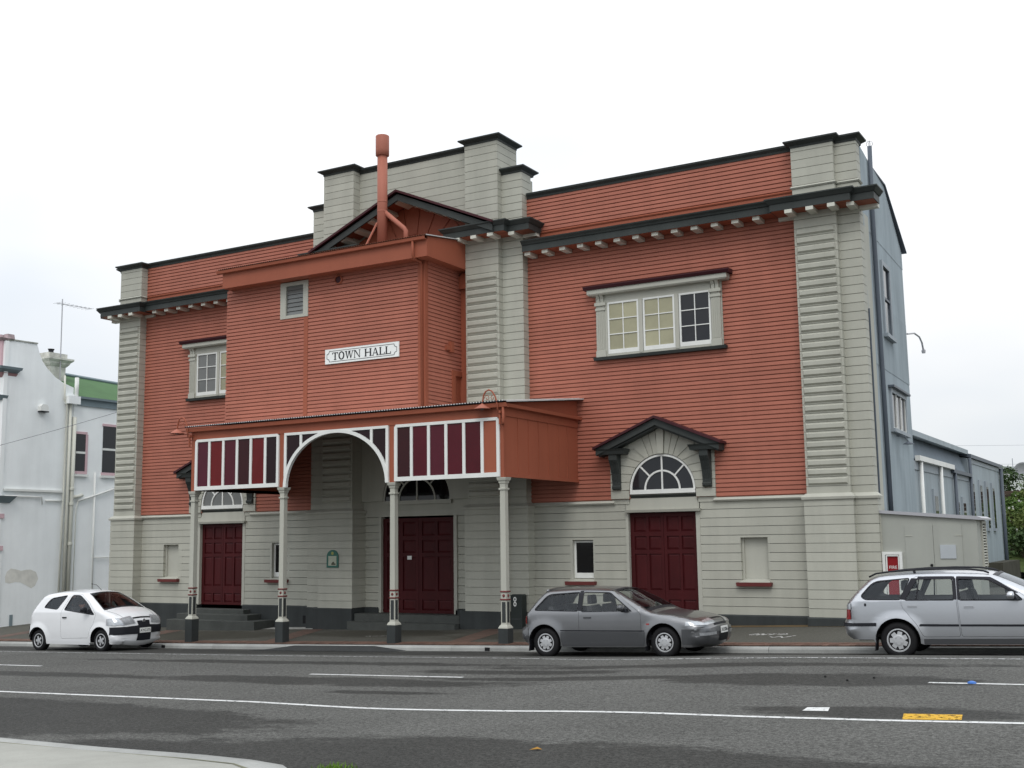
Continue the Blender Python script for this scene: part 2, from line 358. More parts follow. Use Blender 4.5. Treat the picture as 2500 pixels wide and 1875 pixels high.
def patch4(P, mat, name, label, lift, cat='road marking'):
    o = MB().add([(x, y, rz(x, y)+lift) for x, y in P], [(0, 1, 2, 3)]).obj(name, mat); o['label'] = label; o['category'] = cat
patch4([(19.38, -13.25), (19.66, -13.23), (19.60, -12.93), (19.36, -12.97)], PW, 'road_patch', 'small white painted rectangle above the solid white lane line', .005)
patch4([(20.54, -13.70), (21.10, -13.62), (21.05, -13.24), (20.47, -13.28)], PY, 'hydrant_mark', 'yellow painted rectangle touching the solid white lane line', .008)
o = MB().lathe([(.055, 0), (.05, .018), (.02, .03)], (20.72, -10.42, rz(20.72, -10.4)+.005), n=10).obj('road_stud', M('blue_stud', (.06, .17, .5), .3)); o['label'] = 'small blue reflective stud on the right white lane dash'; o['category'] = 'road stud'
# litter of the road: leaf and small stones
o = MB().add([(17.70, -16.40, rz(17.7, -16.4)+.012), (17.77, -16.37, rz(17.7, -16.4)+.02), (17.80, -16.33, rz(17.7, -16.4)+.012), (17.74, -16.32, rz(17.7, -16.4)+.03)], [(0, 1, 2, 3)]).obj('fallen_leaf', M('dry_leaf', (.30, .16, .03), .7)); o['label'] = 'small dry orange leaf lying on the dark road'; o['category'] = 'leaf'
for px, py, lb in ((18.75, -9.95, 'leftmost small dark stone on the road before the silver estate car'), (19.15, -10.35, 'lowest small dark stone on the road before the silver estate car'), (19.42, -10.0, 'rightmost small dark stone on the road before the silver estate car')):
    o = MB().lathe([(.005, 0), (.02, .008), (.016, .02), (.004, .028)], (px, py, rz(px, py)), n=7).obj('stone', M('dark_stone', (.02, .02, .02), .8)); o['label'] = lb; o['category'] = 'stone'
# traffic island at the lower left
outer = [(3, -16.95), (7.5, -17.18), (9.45, -17.27), (11.31, -17.35), (13.19, -17.49), (14.89, -17.70), (15.65, -17.89), (16.23, -18.10), (16.60, -18.40), (16.78, -18.9), (16.8, -24), (3, -24)]
cx_, cy_ = 12, -21
inner = [(p[0]+(-.16 if p[0] > 15.3 else 0), p[1]-.16 if p[1] > -17.9 and p[1] < -16 else p[1]) for p in outer]
H = .13
isl = MB()
isl.add([(x, y, rz(x, y)+H-.006) for x, y in [(p[0]-(.28*.8 if p[0] > 15.8 else 0), p[1]-(.28 if p[1] > -18.7 else 0)) for p in outer[:11]]+[outer[11]]], [tuple(range(12))])
isl = isl.obj('traffic_island', M('pale_worn_concrete', (.32, .32, .29), .85, .12, 1.6, bump=.25, fine=.06), kind='structure')
rings = []
for off, dz in ((0, -.05), (.012, .09), (.035, .122), (.13, .13), (.30, .122), (.36, .05)):
    rings.append([(p[0]-(off*.8 if p[0] > 15.8 else 0), p[1]-(off if p[1] > -18.7 else 0), dz) for p in outer[:11]])
v = [(x, y, rz(x, y)+dz) for rg in rings for x, y, dz in rg]; n = 11
MB().add(v, [(j*n+i, j*n+i+1, (j+1)*n+i+1, (j+1)*n+i) for j in range(len(rings)-1) for i in range(n-1)]).obj('kerb_edge', CONCK, isl, smooth=True)
v = [(p[0]-(q*.8 if p[0] > 15.8 else 0), p[1]-(q if p[1] > -18.7 else 0)) for p in outer[:11] for q in (.262, .288)]
MB().add([(x, y, rz(x, y)+.1285) for x, y in v], [(2*i, 2*i+1, 2*i+3, 2*i+2) for i in range(10)]).obj('slab_joint', JOINT, isl)
# tuft of grass by the island
g = MB()
for i in range(170):
    a = random.uniform(0, 6.28); r = random.uniform(0, .16); bx, by = 16.42+r*math.cos(a)*1.5, -17.70+r*math.sin(a); h = random.uniform(.03, .075); l = random.uniform(-.05, .05); z0 = rz(bx, by)
    w = .008
    g.add([(bx-w, by, z0), (bx+w, by, z0), (bx+l+w*.3, by+random.uniform(-.05, .05), z0+h)], [(0, 1, 2)])
o = g.obj('grass_tuft', M('weed_green', (.10, .19, .02), .7, .3, 20)); o['label'] = 'tuft of bright green weeds growing at the island kerb'; o['category'] = 'weeds'
# chalky marks sprayed on the footpath
def scribble(lines, name, label):
    mb = MB()
    for pts in lines:
        for (xa, ya), (xb, yb) in zip(pts, pts[1:]):
            d = Vector((xb-xa, yb-ya)); 
            if d.length == 0: continue
            n = Vector((-d.y, d.x)).normalized()*.022; z = lambda x, y: fz(x, y)+.006
            mb.add([(xa+n.x, ya+n.y, z(xa, ya)), (xb+n.x, yb+n.y, z(xb, yb)), (xb-n.x, yb-n.y, z(xb, yb)), (xa-n.x, ya-n.y, z(xa, ya))], [(0, 1, 2, 3)])
    o = mb.obj(name, paint('spray_paint', (.55, .55, .53), .42)); o['label'] = label; o['category'] = 'paint marks'
scribble([[(15.0, -1.95), (15.12, -1.78), (15.2, -1.95), (15.05, -2.08), (15.0, -1.95)], [(15.17, -2.1), (15.25, -1.8), (15.3, -2.05), (15.4, -1.8)], [(15.44, -2.05), (15.5, -1.8), (15.6, -1.75)], [(15.47, -1.92), (15.58, -1.9)], [(15.62, -2.0), (15.72, -1.75), (15.8, -1.9), (15.68, -2.05), (15.62, -2.0)], [(15.55, -2.35), (15.68, -2.5), (15.78, -2.3), (15.88, -2.55), (16.05, -2.15)]], 'spray_marks', 'white scrawled spray marks on the footpath between the parked cars')
scribble([[(5.05, -2.3), (5.15, -2.25), (5.2, -2.3)], [(5.25, -2.28), (5.4, -2.22)], [(5.45, -2.26), (5.6, -2.18), (5.68, -2.2)]], 'spray_marks', 'faint white spray marks on the footpath under the canopy')
# ------------------------------------------------------------------ the town hall
HALL = thing('town_hall', 'large two-storey timber town hall with terracotta weatherboards and stone-grey pilasters', 'building', (5.1, 0, -.6))
PR, PG = .1028, .2055           # pitch of the red boards and of the grey boards

def red_board_mesh(x0, x1, z0, z1, y=0.0):
    g = .021
    return MB().prism([(y+.03, z0), (y+.008, z0), (y+.008, z0+g), (y-.030, z0+g+.003), (y-.024, z1), (y+.03, z1)], 'x', x0, x1)
def red_wall(part, x0, x1, z0, z1, y=0.0, cuts=None):
    """one object for each lapped board; cuts = [(xa,xb,za,zb)] openings that interrupt it"""
    n = max(1, int(round((z1-z0)/PR))); p = (z1-z0)/n
    for i in range(n):
        a, b = z0+i*p, z0+(i+1)*p; segs = [(x0, x1)]
        for (xa, xb, za, zb) in (cuts or []):
            if za < (a+b)/2 < zb:
                segs = [q for s in segs for q in ((s[0], min(s[1], xa)), (max(s[0], xb), s[1])) if q[1]-q[0] > .01]
        for s in segs: red_board_mesh(s[0], s[1], a, b, y).obj('weatherboard', RED, part)
def grey_rows(part, x0, x1, y0, y1, z0, z1, gap=.0115, openings=None, name='grey_board', mat=None):
    n = max(1, int(round((z1-z0)/PG))); p = (z1-z0)/n
    for i in range(n):
        a, b = z0+i*p, z0+(i+1)*p-gap; bits = {}
        zc = sorted({a, b} | {q for o in (openings or []) for q in (o[2], o[3]) if a+.012 < q < b-.012})
        for za, zb in zip(zc, zc[1:]):
            zm = (za+zb)/2; segs = [(x0, x1)]
            for o in (openings or []):
                if o[2] < zm < o[3]: segs = [q for s in segs for q in ((s[0], min(s[1], o[0])), (max(s[0], o[1]), s[1])) if q[1]-q[0] > .01]
            for s in segs: bits.setdefault(s if len(segs) > 1 or len(zc) == 2 else 'w', []).append((s[0], s[1], y0, y1, za, zb))
        if 'w' in bits and len(bits) > 1:      # board notched by an opening: one piece
            bits = {'w': [q for l in bits.values() for q in l]}
        for l in bits.values():
            mb = MB()
            for q in l: mb.box(*q)
            mb.obj(name, mat or GREY, part)

# --- core of the building (behind all cladding) and its body
core = MB()
core.box(-6.78, 17.30, .20, 1.0, -1.3, 9.3)
core.box(-5.65, 1.55, .012, .3, 2.72, 10.9); core.box(8.65, 15.89, .012, .3, 2.72, 10.9)
core.box(1.6, 8.6, .03, .4, 2.7, 11.5)
W = core.obj('wall', GREY, HALL)
MB().prism([(.2, -1.3), (.2, 10.94), (1.6, 10.80), (3.5, 10.72), (5.7, 9.47), (5.7, -1.3)], 'x', -6.7, 17.05).obj('rear_block', BLUE, HALL)
MB().prism([(.1, 10.98), (1.6, 10.83), (3.5, 10.74), (5.78, 9.44), (5.78, 9.47), (3.51, 10.78), (1.61, 10.87), (.1, 11.02)], 'x', -6.8, 17.24).obj('roof', BLUED, HALL)

# --- plinth
def plinth(x0, x1, y):
    MB().prism([(y, -1.6), (y, .045), (y+.03, .074), (.22, .074), (.22, -1.6)], 'x', x0, x1).obj('plinth', PLINTH, HALL)
plinth(-5.6, -3.12, -.05); plinth(-1.25, 1.5, -.05); plinth(8.72, 11.28, -.05); plinth(13.2, 15.8, -.05)
plinth(-6.9, -6.8, -.2); plinth(-6.8, -5.6, -.37); plinth(15.8, 16.98, -.37); plinth(16.98, 17.46, -.2)
plinth(1.46, 1.9, -.36); plinth(1.9, 3.26, -.58); plinth(6.78, 8.14, -.58); plinth(8.14, 8.72, -.36); plinth(3.26, 3.76, .0); plinth(6.28, 6.78, .0)
MB().box(1.1, 1.22, -.062, -.04, -.42, -.2).obj('plinth_vent', BLACK, HALL)

# --- ground-floor walls of wide grey boards
B0, B1 = .060, 2.728
WINS = {'niche_r': (14.20, 14.85, .80, 1.845), 'win_r': (9.73, 10.38, .80, 1.835), 'niche_l': (-4.62, -3.97, .80, 1.87), 'win_l': (-.22, .43, .80, 1.875)}
base = MB().box(-5.6, -5.59, .15, .19, 0, .1).obj('base_wall', GREY, HALL)
for (a, b, op) in ((-5.62, -3.14, WINS['niche_l']), (-1.22, 1.50, WINS['win_l']), (8.70, 11.29, WINS['win_r']), (13.21, 15.82, WINS['niche_r'])):
    grey_rows(base, a, b, 0, .2, B0, B1, openings=[op])
# belt course
for (a, b) in ((-5.6, -3.35), (-.98, 1.5), (8.72, 11.02), (13.6, 15.8)):
    MB().prism([(.1, 2.69), (-.06, 2.70), (-.085, 2.735), (-.035, 2.79), (.1, 2.80)], 'x', a, b).obj('belt_course', GREYT, HALL)

# --- upper walls of narrow red boards
uw = MB().box(-5.6, -5.59, .02, .03, 3, 3.1).obj('upper_wall', RED, HALL)
red_wall(uw, -5.65, 1.55, 2.80, 9.325, cuts=[(-2.98, -1.27, 2.7, 3.92)]); red_wall(uw, 8.65, 15.89, 2.80, 9.325, cuts=[(11.44, 13.16, 2.7, 3.92)])
pw = MB().box(-5.6, -5.59, .02, .03, 10, 10.1).obj('parapet', RED, HALL)
red_wall(pw, -5.65, 1.55, 9.94, 10.885); red_wall(pw, 8.65, 15.89, 9.94, 10.885)
for a, b in ((-5.65, 1.55), (8.65, 15.89)):
    MB().prism([(.02, 9.58), (-.03, 9.58), (-.03, 9.865), (-.055, 9.885), (-.065, 9.91), (-.04, 9.935), (.02, 9.938)], 'x', a, b).obj('parapet_band', REDD, HALL)
for a, b in ((-5.62, 1.52), (8.68, 15.86)):
    MB().prism([(.35, 10.88), (-.04, 10.88), (-.055, 10.93), (-.11, 10.985), (-.12, 11.03), (.35, 11.045)], 'x', a, b).obj('parapet_cap', DARK, HALL)

# --- main cornice with modillions
def cornice(x0, x1, y=0.0, z=9.33, ends=(0, 0), proj=.5):
    P = [(y, z+.02), (y-proj+.01, z+.02), (y-proj+.01, z), (y-proj, z), (y-proj, z+.165), (y-proj-.03, z+.175), (y-proj-.045, z+.21), (y-proj-.095, z+.255), (y-proj-.105, z+.285), (y, z+.30)]
    c = MB().prism(P, 'x', x0, x1).obj('cornice', DARK, HALL)
    MB().box(x0+.01, x1-.01, y-proj+.012, y, z-.002, z+.018).obj('soffit', REDD, c)
    return c
modm = MB().yfrus((-.085, .085, -.085, 0, -.43), (-.085, .085, -.085, 0, 0)).mesh('modillion'); modm.materials.append(MODM)
def modillion(c, x, y=0.0, z=9.328): link('modillion', modm, None, c, loc=(x, y, z))
cr = cornice(8.75, 15.60); cl = cornice(-5.35, 1.5)
for i in range(13): modillion(cr, 8.87+.514*i)
for i in range(12): modillion(cl, -4.87+.535*i)
def block_cornice(x0, x1, yf, y2, x2, z, left, nmod):
    """cornice breaking forward round a pilaster: main block plus a stepped-back side block reaching x2"""
    c = MB()
    def ring(a, b, yy, z0, z1, e0, e1):
        c.frus((a-e0, b+e0, yy-e0, .0, z0), (a-e1, b+e1, yy-e1, .0, z1))
    for (a, b, yy, dz) in ((x0, x1, yf, 0), (min(x1, x2), max(x1, x2), y2, -.004)) if not left else ((x0, x1, yf, 0), (min(x0, x2), max(x0, x2), y2, -.004)):
        ring(a, b, yy, z+dz, z+.165+dz, .43, .43); ring(a, b, yy, z+.165+dz, z+.255+dz, .45, .52); ring(a, b, yy, z+.255+dz, z+.285+dz, .53, .53)
    o = c.obj('cornice', DARK, HALL)
    MB().box(x0-.41, x1+.41, yf-.41, .0, z-.004, z+.01).obj('soffit', REDD, o)
    e0, e1 = (min(x0, x2), max(x0, x2)) if left else (min(x1, x2), max(x1, x2))
    MB().box(e0-.41, e1+.41, y2-.41, -.0, z-.007, z+.008).obj('soffit', REDD, o)
    xs_ = [x0+(x1-x0)*i/(nmod-1) for i in range(nmod)]
    for q in xs_: modillion(o, q, yf, z-.004)
    e = x2 + (.0 if not left else 0)
    modillion(o, e-(.1 if not left else -.1), y2, z-.004)
    for sx, xe in ((1, max(x1, x2)), (-1, min(x0, x2))):
        m = link('modillion', modm, None, o, loc=(xe-.02*sx, y2+.1, z-.004)); m.rotation_euler = (0, 0, R(90*sx))
    return o

# --- pilasters
def pilaster(x0, x1, yf, x2, y2, ztop, quoin=(2.92, 8.93), base=True, ztop2=None, yb=.2):
    """main shaft x0..x1 at yf plus a stepped-back shaft out to x2 at y2"""
    lo, hi = (x1, x2) if x2 > x1 else (x2, x0); ztop2 = ztop2 or ztop
    p = MB().box(x0+.02, x1-.02, yf+.035, yb+.02, 2.5, ztop-.01).box(lo+(.0 if x2 > x1 else .02), hi-(.02 if x2 > x1 else 0), y2+.035, .25, 2.5, ztop2-.012).obj('pilaster', GREY, HALL)
    z = 2.76
    top = ztop; n = int((top-z)/PG)
    for i in range(n+1):
        a = z+i*PG; b = min(a+PG-.0115, top-.012)
        if b-a < .03: continue
        m_ = MB().box(x0, x1, yf, yb if a > 9.3 else .2, a, b)
        if a < ztop2-.05: m_.box(lo, hi, y2, .2, a+.001, min(b, ztop2-.012)-.001)
        m_.obj('grey_board', GREY, p)
        if quoin and quoin[0] <= a+.05 and b <= quoin[1]+.03:
            MB().yfrus((x0+.045, x1-.045, a+.025, b-.012, yf-.001), (x0+.07, x1-.07, a+.062, b-.045, yf-.048)).obj('quoin_block', GREY, p)
    if base:
        e = .06
        bx = MB().box(x0-e+.02, x1+e-.02, yf-e+.035, .25, B0, 2.68).box(min(lo, hi)-e+.02, max(lo, hi)+e-.02, y2-e+.035, .25, B0, 2.678).obj('pilaster_base', GREY, HALL)
        nn = 13; pp = (B1-B0)/nn
        for i in range(nn):
            a = B0+i*pp; b = min(a+pp-.0115, 2.69)
            MB().box(x0-e, x1+e, yf-e, .2, a, b).box((x1+e if x2 > x1 else x2-e), (x2+e if x2 > x1 else x0-e), y2-e, .2, a+.001, b-.001).obj('grey_board', GREY, bx)
        MB().frus((x0-.1, x1+.1, yf-.1, .1, 2.665), (x0-.11, x1+.11, yf-.11, .1, 2.72)).frus((x0-.11, x1+.11, yf-.11, .1, 2.72), (x0-.02, x1+.02, yf-.02, .1, 2.80)) \
          .frus((min(lo, hi)-.1, max(lo, hi)+.1, y2-.1, .1, 2.666), (min(lo, hi)-.11, max(lo, hi)+.11, y2-.11, .1, 2.718)).frus((min(lo, hi)-.11, max(lo, hi)+.11, y2-.11, .1, 2.718), (min(lo, hi)-.02, max(lo, hi)+.02, y2-.02, .1, 2.798)).obj('pilaster_ledge', GREYT, bx)
    return p
def cap(x0, x1, y0, z, parent=HALL, e=.14, h=.13, y1=.35, dz=0):
    MB().frus((x0-.01, x1+.01, y0-.01, y1, z-.02), (x0-.02, x1+.02, y0-.02, y1+.01, z+.03)).frus((x0-.02, x1+.02, y0-.02, y1+.01, z+.03), (x0-e, x1+e, y0-e, y1+.1, z+h-.03)) \
      .frus((x0-e, x1+e, y0-e, y1+.1, z+h-.03), (x0-e, x1+e, y0-e, y1+.1, z+h+.005)).obj('cap', DARK, parent)
pilaster(-6.62, -5.65, -.28, -6.80, -.12, 10.88); pilaster(15.89, 16.87, -.28, 17.36, -.12, 10.88)
cap(-6.62, -5.65, -.28, 10.88); cap(-6.80, -6.62, -.12, 10.86, e=.12); cap(15.89, 16.87, -.28, 10.88); cap(16.87, 17.36, -.12, 10.86, e=.12)
for a, b, y in ((-6.62, -5.65, -.28), (15.89, 16.87, -.28), (16.87, 17.36, -.12), (-6.80, -6.62, -.12)):
    MB().frus((a-.02, b+.02, y-.02, .2, 9.87), (a-.045, b+.045, y-.045, .2, 9.90)).frus((a-.045, b+.045, y-.045, .2, 9.90), (a-.01, b+.01, y-.01, .2, 9.94)).obj('pilaster_band', GREYT, HALL)
block_cornice(-6.62, -5.65, -.28, -.12, -6.80, 9.30, True, 3); block_cornice(15.89, 16.87, -.28, -.12, 17.36, 9.30, False, 3)
# centre towers
pilaster(2.11, 3.20, -.5, 1.55, -.285, 12.56, ztop2=11.62, yb=.55); pilaster(7.0, 8.03, -.5, 8.65, -.285, 12.56, ztop2=11.62, yb=.55)
for a, b in ((2.11, 3.20), (7.0, 8.03)): cap(a, b, -.5, 12.54, y1=.55)
cap(1.55, 2.11, -.285, 11.61, e=.13); cap(8.03, 8.65, -.285, 11.61, e=.13)
mw = MB().box(3.2, 7.0, -.165, .3, 10, 12.4).obj('centre_parapet', GREY, HALL)
grey_rows(mw, 3.2, 7.0, -.2, -.15, 10.14, 12.5)
MB().prism([(.35, 12.48), (-.21, 12.48), (-.225, 12.52), (-.29, 12.58), (-.30, 12.625), (.35, 12.64)], 'x', 3.2, 7.0).obj('parapet_cap', DARK, HALL)
block_cornice(2.11, 3.20, -.5, -.285, 1.55, 9.87, True, 3); block_cornice(7.0, 8.03, -.5, -.285, 8.65, 9.87, False, 3)

# --- central pediment
ped = MB()
AX, AZ, SL = 5.10, 11.50, .432
def rake(s, z0, z1, y0, y1, mb, xe=3.05, xs0=0.0):
    mb.prism([(AX+s*xs0, AZ+z0-SL*xs0), (AX+s*xe, AZ+z0-SL*xe), (AX+s*xe, AZ+z1-SL*xe), (AX+s*xs0, AZ+z1-SL*xs0)], 'y', y0, y1)
for s in (1, -1): rake(s, -.30, -.07, -1.0, -.955, ped); rake(s, -.12, -.07, -1.0, -.2, ped)
pedo = ped.obj('pediment', DARK, HALL)
mb = MB()
for s in (1, -1): rake(s, -.07, -.005, -1.08, -.2, mb, 3.08)
mb.obj('pediment_roof', MAROON, pedo)
mb = MB()
for s in (1, -1): rake(s, -.16, -.12, -.955, -.2, mb, 3.0)
mb.obj('soffit', REDD, pedo)
for s in (1, -1):
    for i in range(6):
        d = .12+.47*i; xx = AX+s*d
        m = MB().prism([(-.075, -.13), (.075, -.13), (.075, 0), (-.075, 0)], 'y', -.9, -.25).obj('modillion', MODM, pedo, loc=(xx, 0, AZ-.165-SL*d)); m.rotation_euler = (0, math.atan(SL)*s, 0)
tym = MB().prism([(AX-2.7, 10.05), (AX+2.7, 10.05), (AX, AZ-.2)], 'y', -.24, -.2).box(3.2, 7.0, -.235, -.19, 5.3, 10.05).obj('tympanum', REDD, HALL)
for k in range(-4, 5):       # voussoir boards of the tympanum arch
    a0, a1 = R(90-k*17+7.6), R(90-k*17-7.6); p = []
    for r, a in ((1.15, a0), (1.15, a1), (1.95, a1), (1.95, a0)): p.append((AX+r*math.cos(a), 9.25+r*math.sin(a)))
    MB().prism(p, 'y', -.262, -.238).obj('arch_board', REDD, tym)

# --- upper windows
def upper_window(dx, blind, label):
    w = MB().box(10.64+dx, 14.0+dx, -.06, .02, 6.40, 8.02).obj('window', GREYT, HALL); w['label'] = label
    MB().box(10.89+dx, 13.73+dx, -.10, -.055, 7.79, 8.02).obj('frieze', GREYT, w)
    for a in (10.68, 13.74):
        p = MB().box(a+dx, a+.23+dx, -.12, -.02, 6.40, 7.60).box(a-.02+dx, a+.25+dx, -.14, -.02, 6.40, 6.56).box(a-.02+dx, a+.25+dx, -.145, -.02, 7.60, 7.66).box(a-.035+dx, a+.265+dx, -.16, -.02, 7.72, 7.80).box(a+dx, a+.23+dx, -.12, -.02, 7.66, 7.72)
        for k in range(4): p.box(a+.03+.05*k+dx, a+.05+.05*k+dx, -.132, -.11, 6.60, 7.56)
        p.obj('jamb_pilaster', GREYT, w)
        for k in (.02, .125):
            MB().prism([(-.05, 7.80), (-.13, 7.80), (-.14, 7.9), (-.22, 8.0), (-.22, 8.02), (-.05, 8.02)], 'x', a+k+dx, a+k+.085+dx).obj('bracket', GREYT, w)
    MB().box(10.49+dx, 14.20+dx, -.27, .0, 8.02, 8.125).frus((10.52+dx, 14.17+dx, -.24, 0, 7.985), (10.49+dx, 14.20+dx, -.27, 0, 8.02)).obj('cornice', GREYT, w)
    MB().prism([(.0, 8.125), (-.30, 8.125), (-.345, 8.19), (-.345, 8.215), (.0, 8.24)], 'x', 10.41+dx, 14.28+dx).obj('crown', MAROON, w)
    MB().frus((10.60+dx, 14.08+dx, -.16, 0, 6.325), (10.585+dx, 14.095+dx, -.18, 0, 6.40)).obj('sill', DARK, w)
    for n, (a, b) in enumerate(((10.98, 11.83), (11.95, 12.79), (12.91, 13.72))):
        a += dx; b += dx
        s = MB().box(a, b, -.10, -.055, 6.47, 6.575).box(a, b, -.10, -.055, 7.745, 7.79).box(a, a+.045, -.10, -.055, 6.575, 7.745).box(b-.045, b, -.10, -.055, 6.575, 7.745)
        xm = (a+b)/2; s.box(xm-.011, xm+.011, -.097, -.057, 6.575, 7.745)
        z = [6.575, 6.965, 7.355, 7.745]
        for q in z[1:3]: s.box(a+.045, xm-.011, -.096, -.058, q-.011, q+.011).box(xm+.011, b-.045, -.096, -.058, q-.011, q+.011)
        so = s.obj('sash', WHITE, w)
        for (xa, xb) in ((a+.045, xm-.011), (xm+.011, b-.045)):
            for k in range(3):
                y = -.075 + random.uniform(-.002, .002)
                MB().add([(xa, y, z[k]), (xb, y+random.uniform(-.003, .003), z[k]), (xb, y, z[k+1]), (xa, y, z[k+1])], [(0, 1, 2, 3)]).obj('pane', blind[n], w)
    for q in (11.84, 12.80): MB().box(q+dx, q+.10+dx, -.118, -.06, 6.44, 7.79).obj('mullion', GREYT, w)
    MB().box(10.90+dx, 10.975+dx, -.105, -.058, 6.44, 7.79).box(10.90+dx, 13.73+dx, -.104, -.05, 6.405, 6.465).obj('frame', GREYT, w)
upper_window(0, (GBLIND, GBLIND, GDARK), 'triple casement with cream blinds behind two of its lights')
upper_window(-14.24, (GFROST, GBLIND, GBLIND), 'triple casement half hidden by the projecting booth')

# --- ground-floor openings
def small_window(op, glazed):
    xa, xb, za, zb = op
    if glazed:
        w = MB().box(xa+.07, xa+.12, .10, .14, za+.09, zb-.02).box(xb-.05, xb, .10, .14, za+.09, zb-.02).box(xa+.12, xb-.05, .10, .14, zb-.06, zb-.02).box(xa+.12, xb-.05, .095, .14, za+.09, za+.22).obj('window', WHITE, HALL)
        MB().add([(xa+.1, .125, za+.2), (xb-.03, .125, za+.2), (xb-.03, .125, zb-.04), (xa+.1, .125, zb-.04)], [(0, 1, 2, 3)]).obj('pane', GBLACK, w)
        MB().box(xa-.0, xa+.07, .0, .15, za, zb).obj('reveal', GREYT, w)
    else:
        w = MB().box(xa, xb, .15, .19, za, zb).obj('blind_window', GREYT, HALL)
        MB().box(xa, xa+.05, .1, .15, za+.05, zb).obj('reveal', GREYT, w)
    MB().prism([(.14, za-.02), (-.1, za-.02), (-.1, za+.02), (.14, za+.085)], 'x', xa-.03, xb+.03).obj('sill_slope', GREYT, w)
    MB().frus((xa-.10, xb+.07, -.12, .01, za-.075), (xa-.11, xb+.08, -.13, .01, za+.012)).obj('sill', SILLM, w)
small_window(WINS['niche_r'], False); small_window(WINS['win_r'], True); small_window(WINS['niche_l'], False); small_window(WINS['win_l'], True)

def double_door(x0, x1, z0, z1, y=.10):
    """two leaves, each with raised rails and four rows of panels"""
    xm = (x0+x1)/2; h = z1-z0
    rows = [(.03, .14), (.23, .59), (.63, .765), (.81, .96)]
    for a, b in ((x0, xm-.004), (xm+.004, x1)):
        w = b-a; cs = [(a+.12*w, a+.485*w), (a+.56*w, a+.925*w)] if a < xm-.1 else [(a+.09*w, a+.45*w), (a+.52*w, a+.885*w)]
        d = MB().box(a, b, y+.03, y+.06, z0, z1)
        xs_ = [a, cs[0][0], cs[0][1], cs[1][0], cs[1][1], b]
        for i in (0, 2, 4): d.box(xs_[i], xs_[i+1], y, y+.03, z0, z1)
        zc = [z0] + [z0+q*h for r in rows for q in r] + [z1]
        for c in cs:
            for k in range(0, len(zc), 2): d.box(c[0], c[1], y+.001, y+.03, zc[k], zc[k+1])
        do = d.obj('door', DOORM, HALL)
        for c in cs:
            for r0, r1 in rows:
                MB().yfrus((c[0]+.004, c[1]-.004, z0+r0*h+.004, z0+r1*h-.004, y+.03), (c[0]+.05, c[1]-.05, z0+r0*h+.05, z0+r1*h-.05, y+.014)).obj('door_panel', DOORM, do)
def fanlight(xc, z0, r, y, gmat, frame=.05, spokes=True, wmat=WHITE):
    f = MB().band(arc(xc, z0, r-frame, r-frame, 0, 180, 32), arc(xc, z0, r, r, 0, 180, 32), y-.03, y+.03)
    ri = r*.53; f.band(arc(xc, z0, ri-.022, ri-.022, 0, 180, 24), arc(xc, z0, ri+.022, ri+.022, 0, 180, 24), y-.024, y+.02)
    f.box(xc-.02, xc+.02, y-.022, y+.02, z0, z0+r-frame)
    for a in (45, 135):
        c, s = math.cos(R(a)), math.sin(R(a)); t = .019
        f.prism([(xc+c*(ri+.02)-s*t, z0+s*(ri+.02)+c*t), (xc+c*(r-frame)-s*t, z0+s*(r-frame)+c*t), (xc+c*(r-frame)+s*t, z0+s*(r-frame)-c*t), (xc+c*(ri+.02)+s*t, z0+s*(ri+.02)-c*t)], 'y', y-.02, y+.02)
    f.box(xc-r, xc+r, y-.045, y+.03, z0-.105, z0)
    w = f.obj('fanlight', wmat, HALL)
    for a0, a1 in ((0, 45), (45, 90), (90, 135), (135, 180)):
        P = arc(xc, z0, ri, ri, a0, a1, 6) + arc(xc, z0, r-.03, r-.03, a1, a0, 8)
        MB().add([(p[0], y, p[1]) for p in P], [tuple(range(len(P)))]).obj('pane', gmat, w)
    for a0, a1 in ((0, 90), (90, 180)):
        P = [(xc, z0)] + arc(xc, z0, ri, ri, a0, a1, 8)
        MB().add([(p[0], y+.001, p[1]) for p in P], [tuple(range(len(P)))]).obj('pane', gmat, w)
    return w
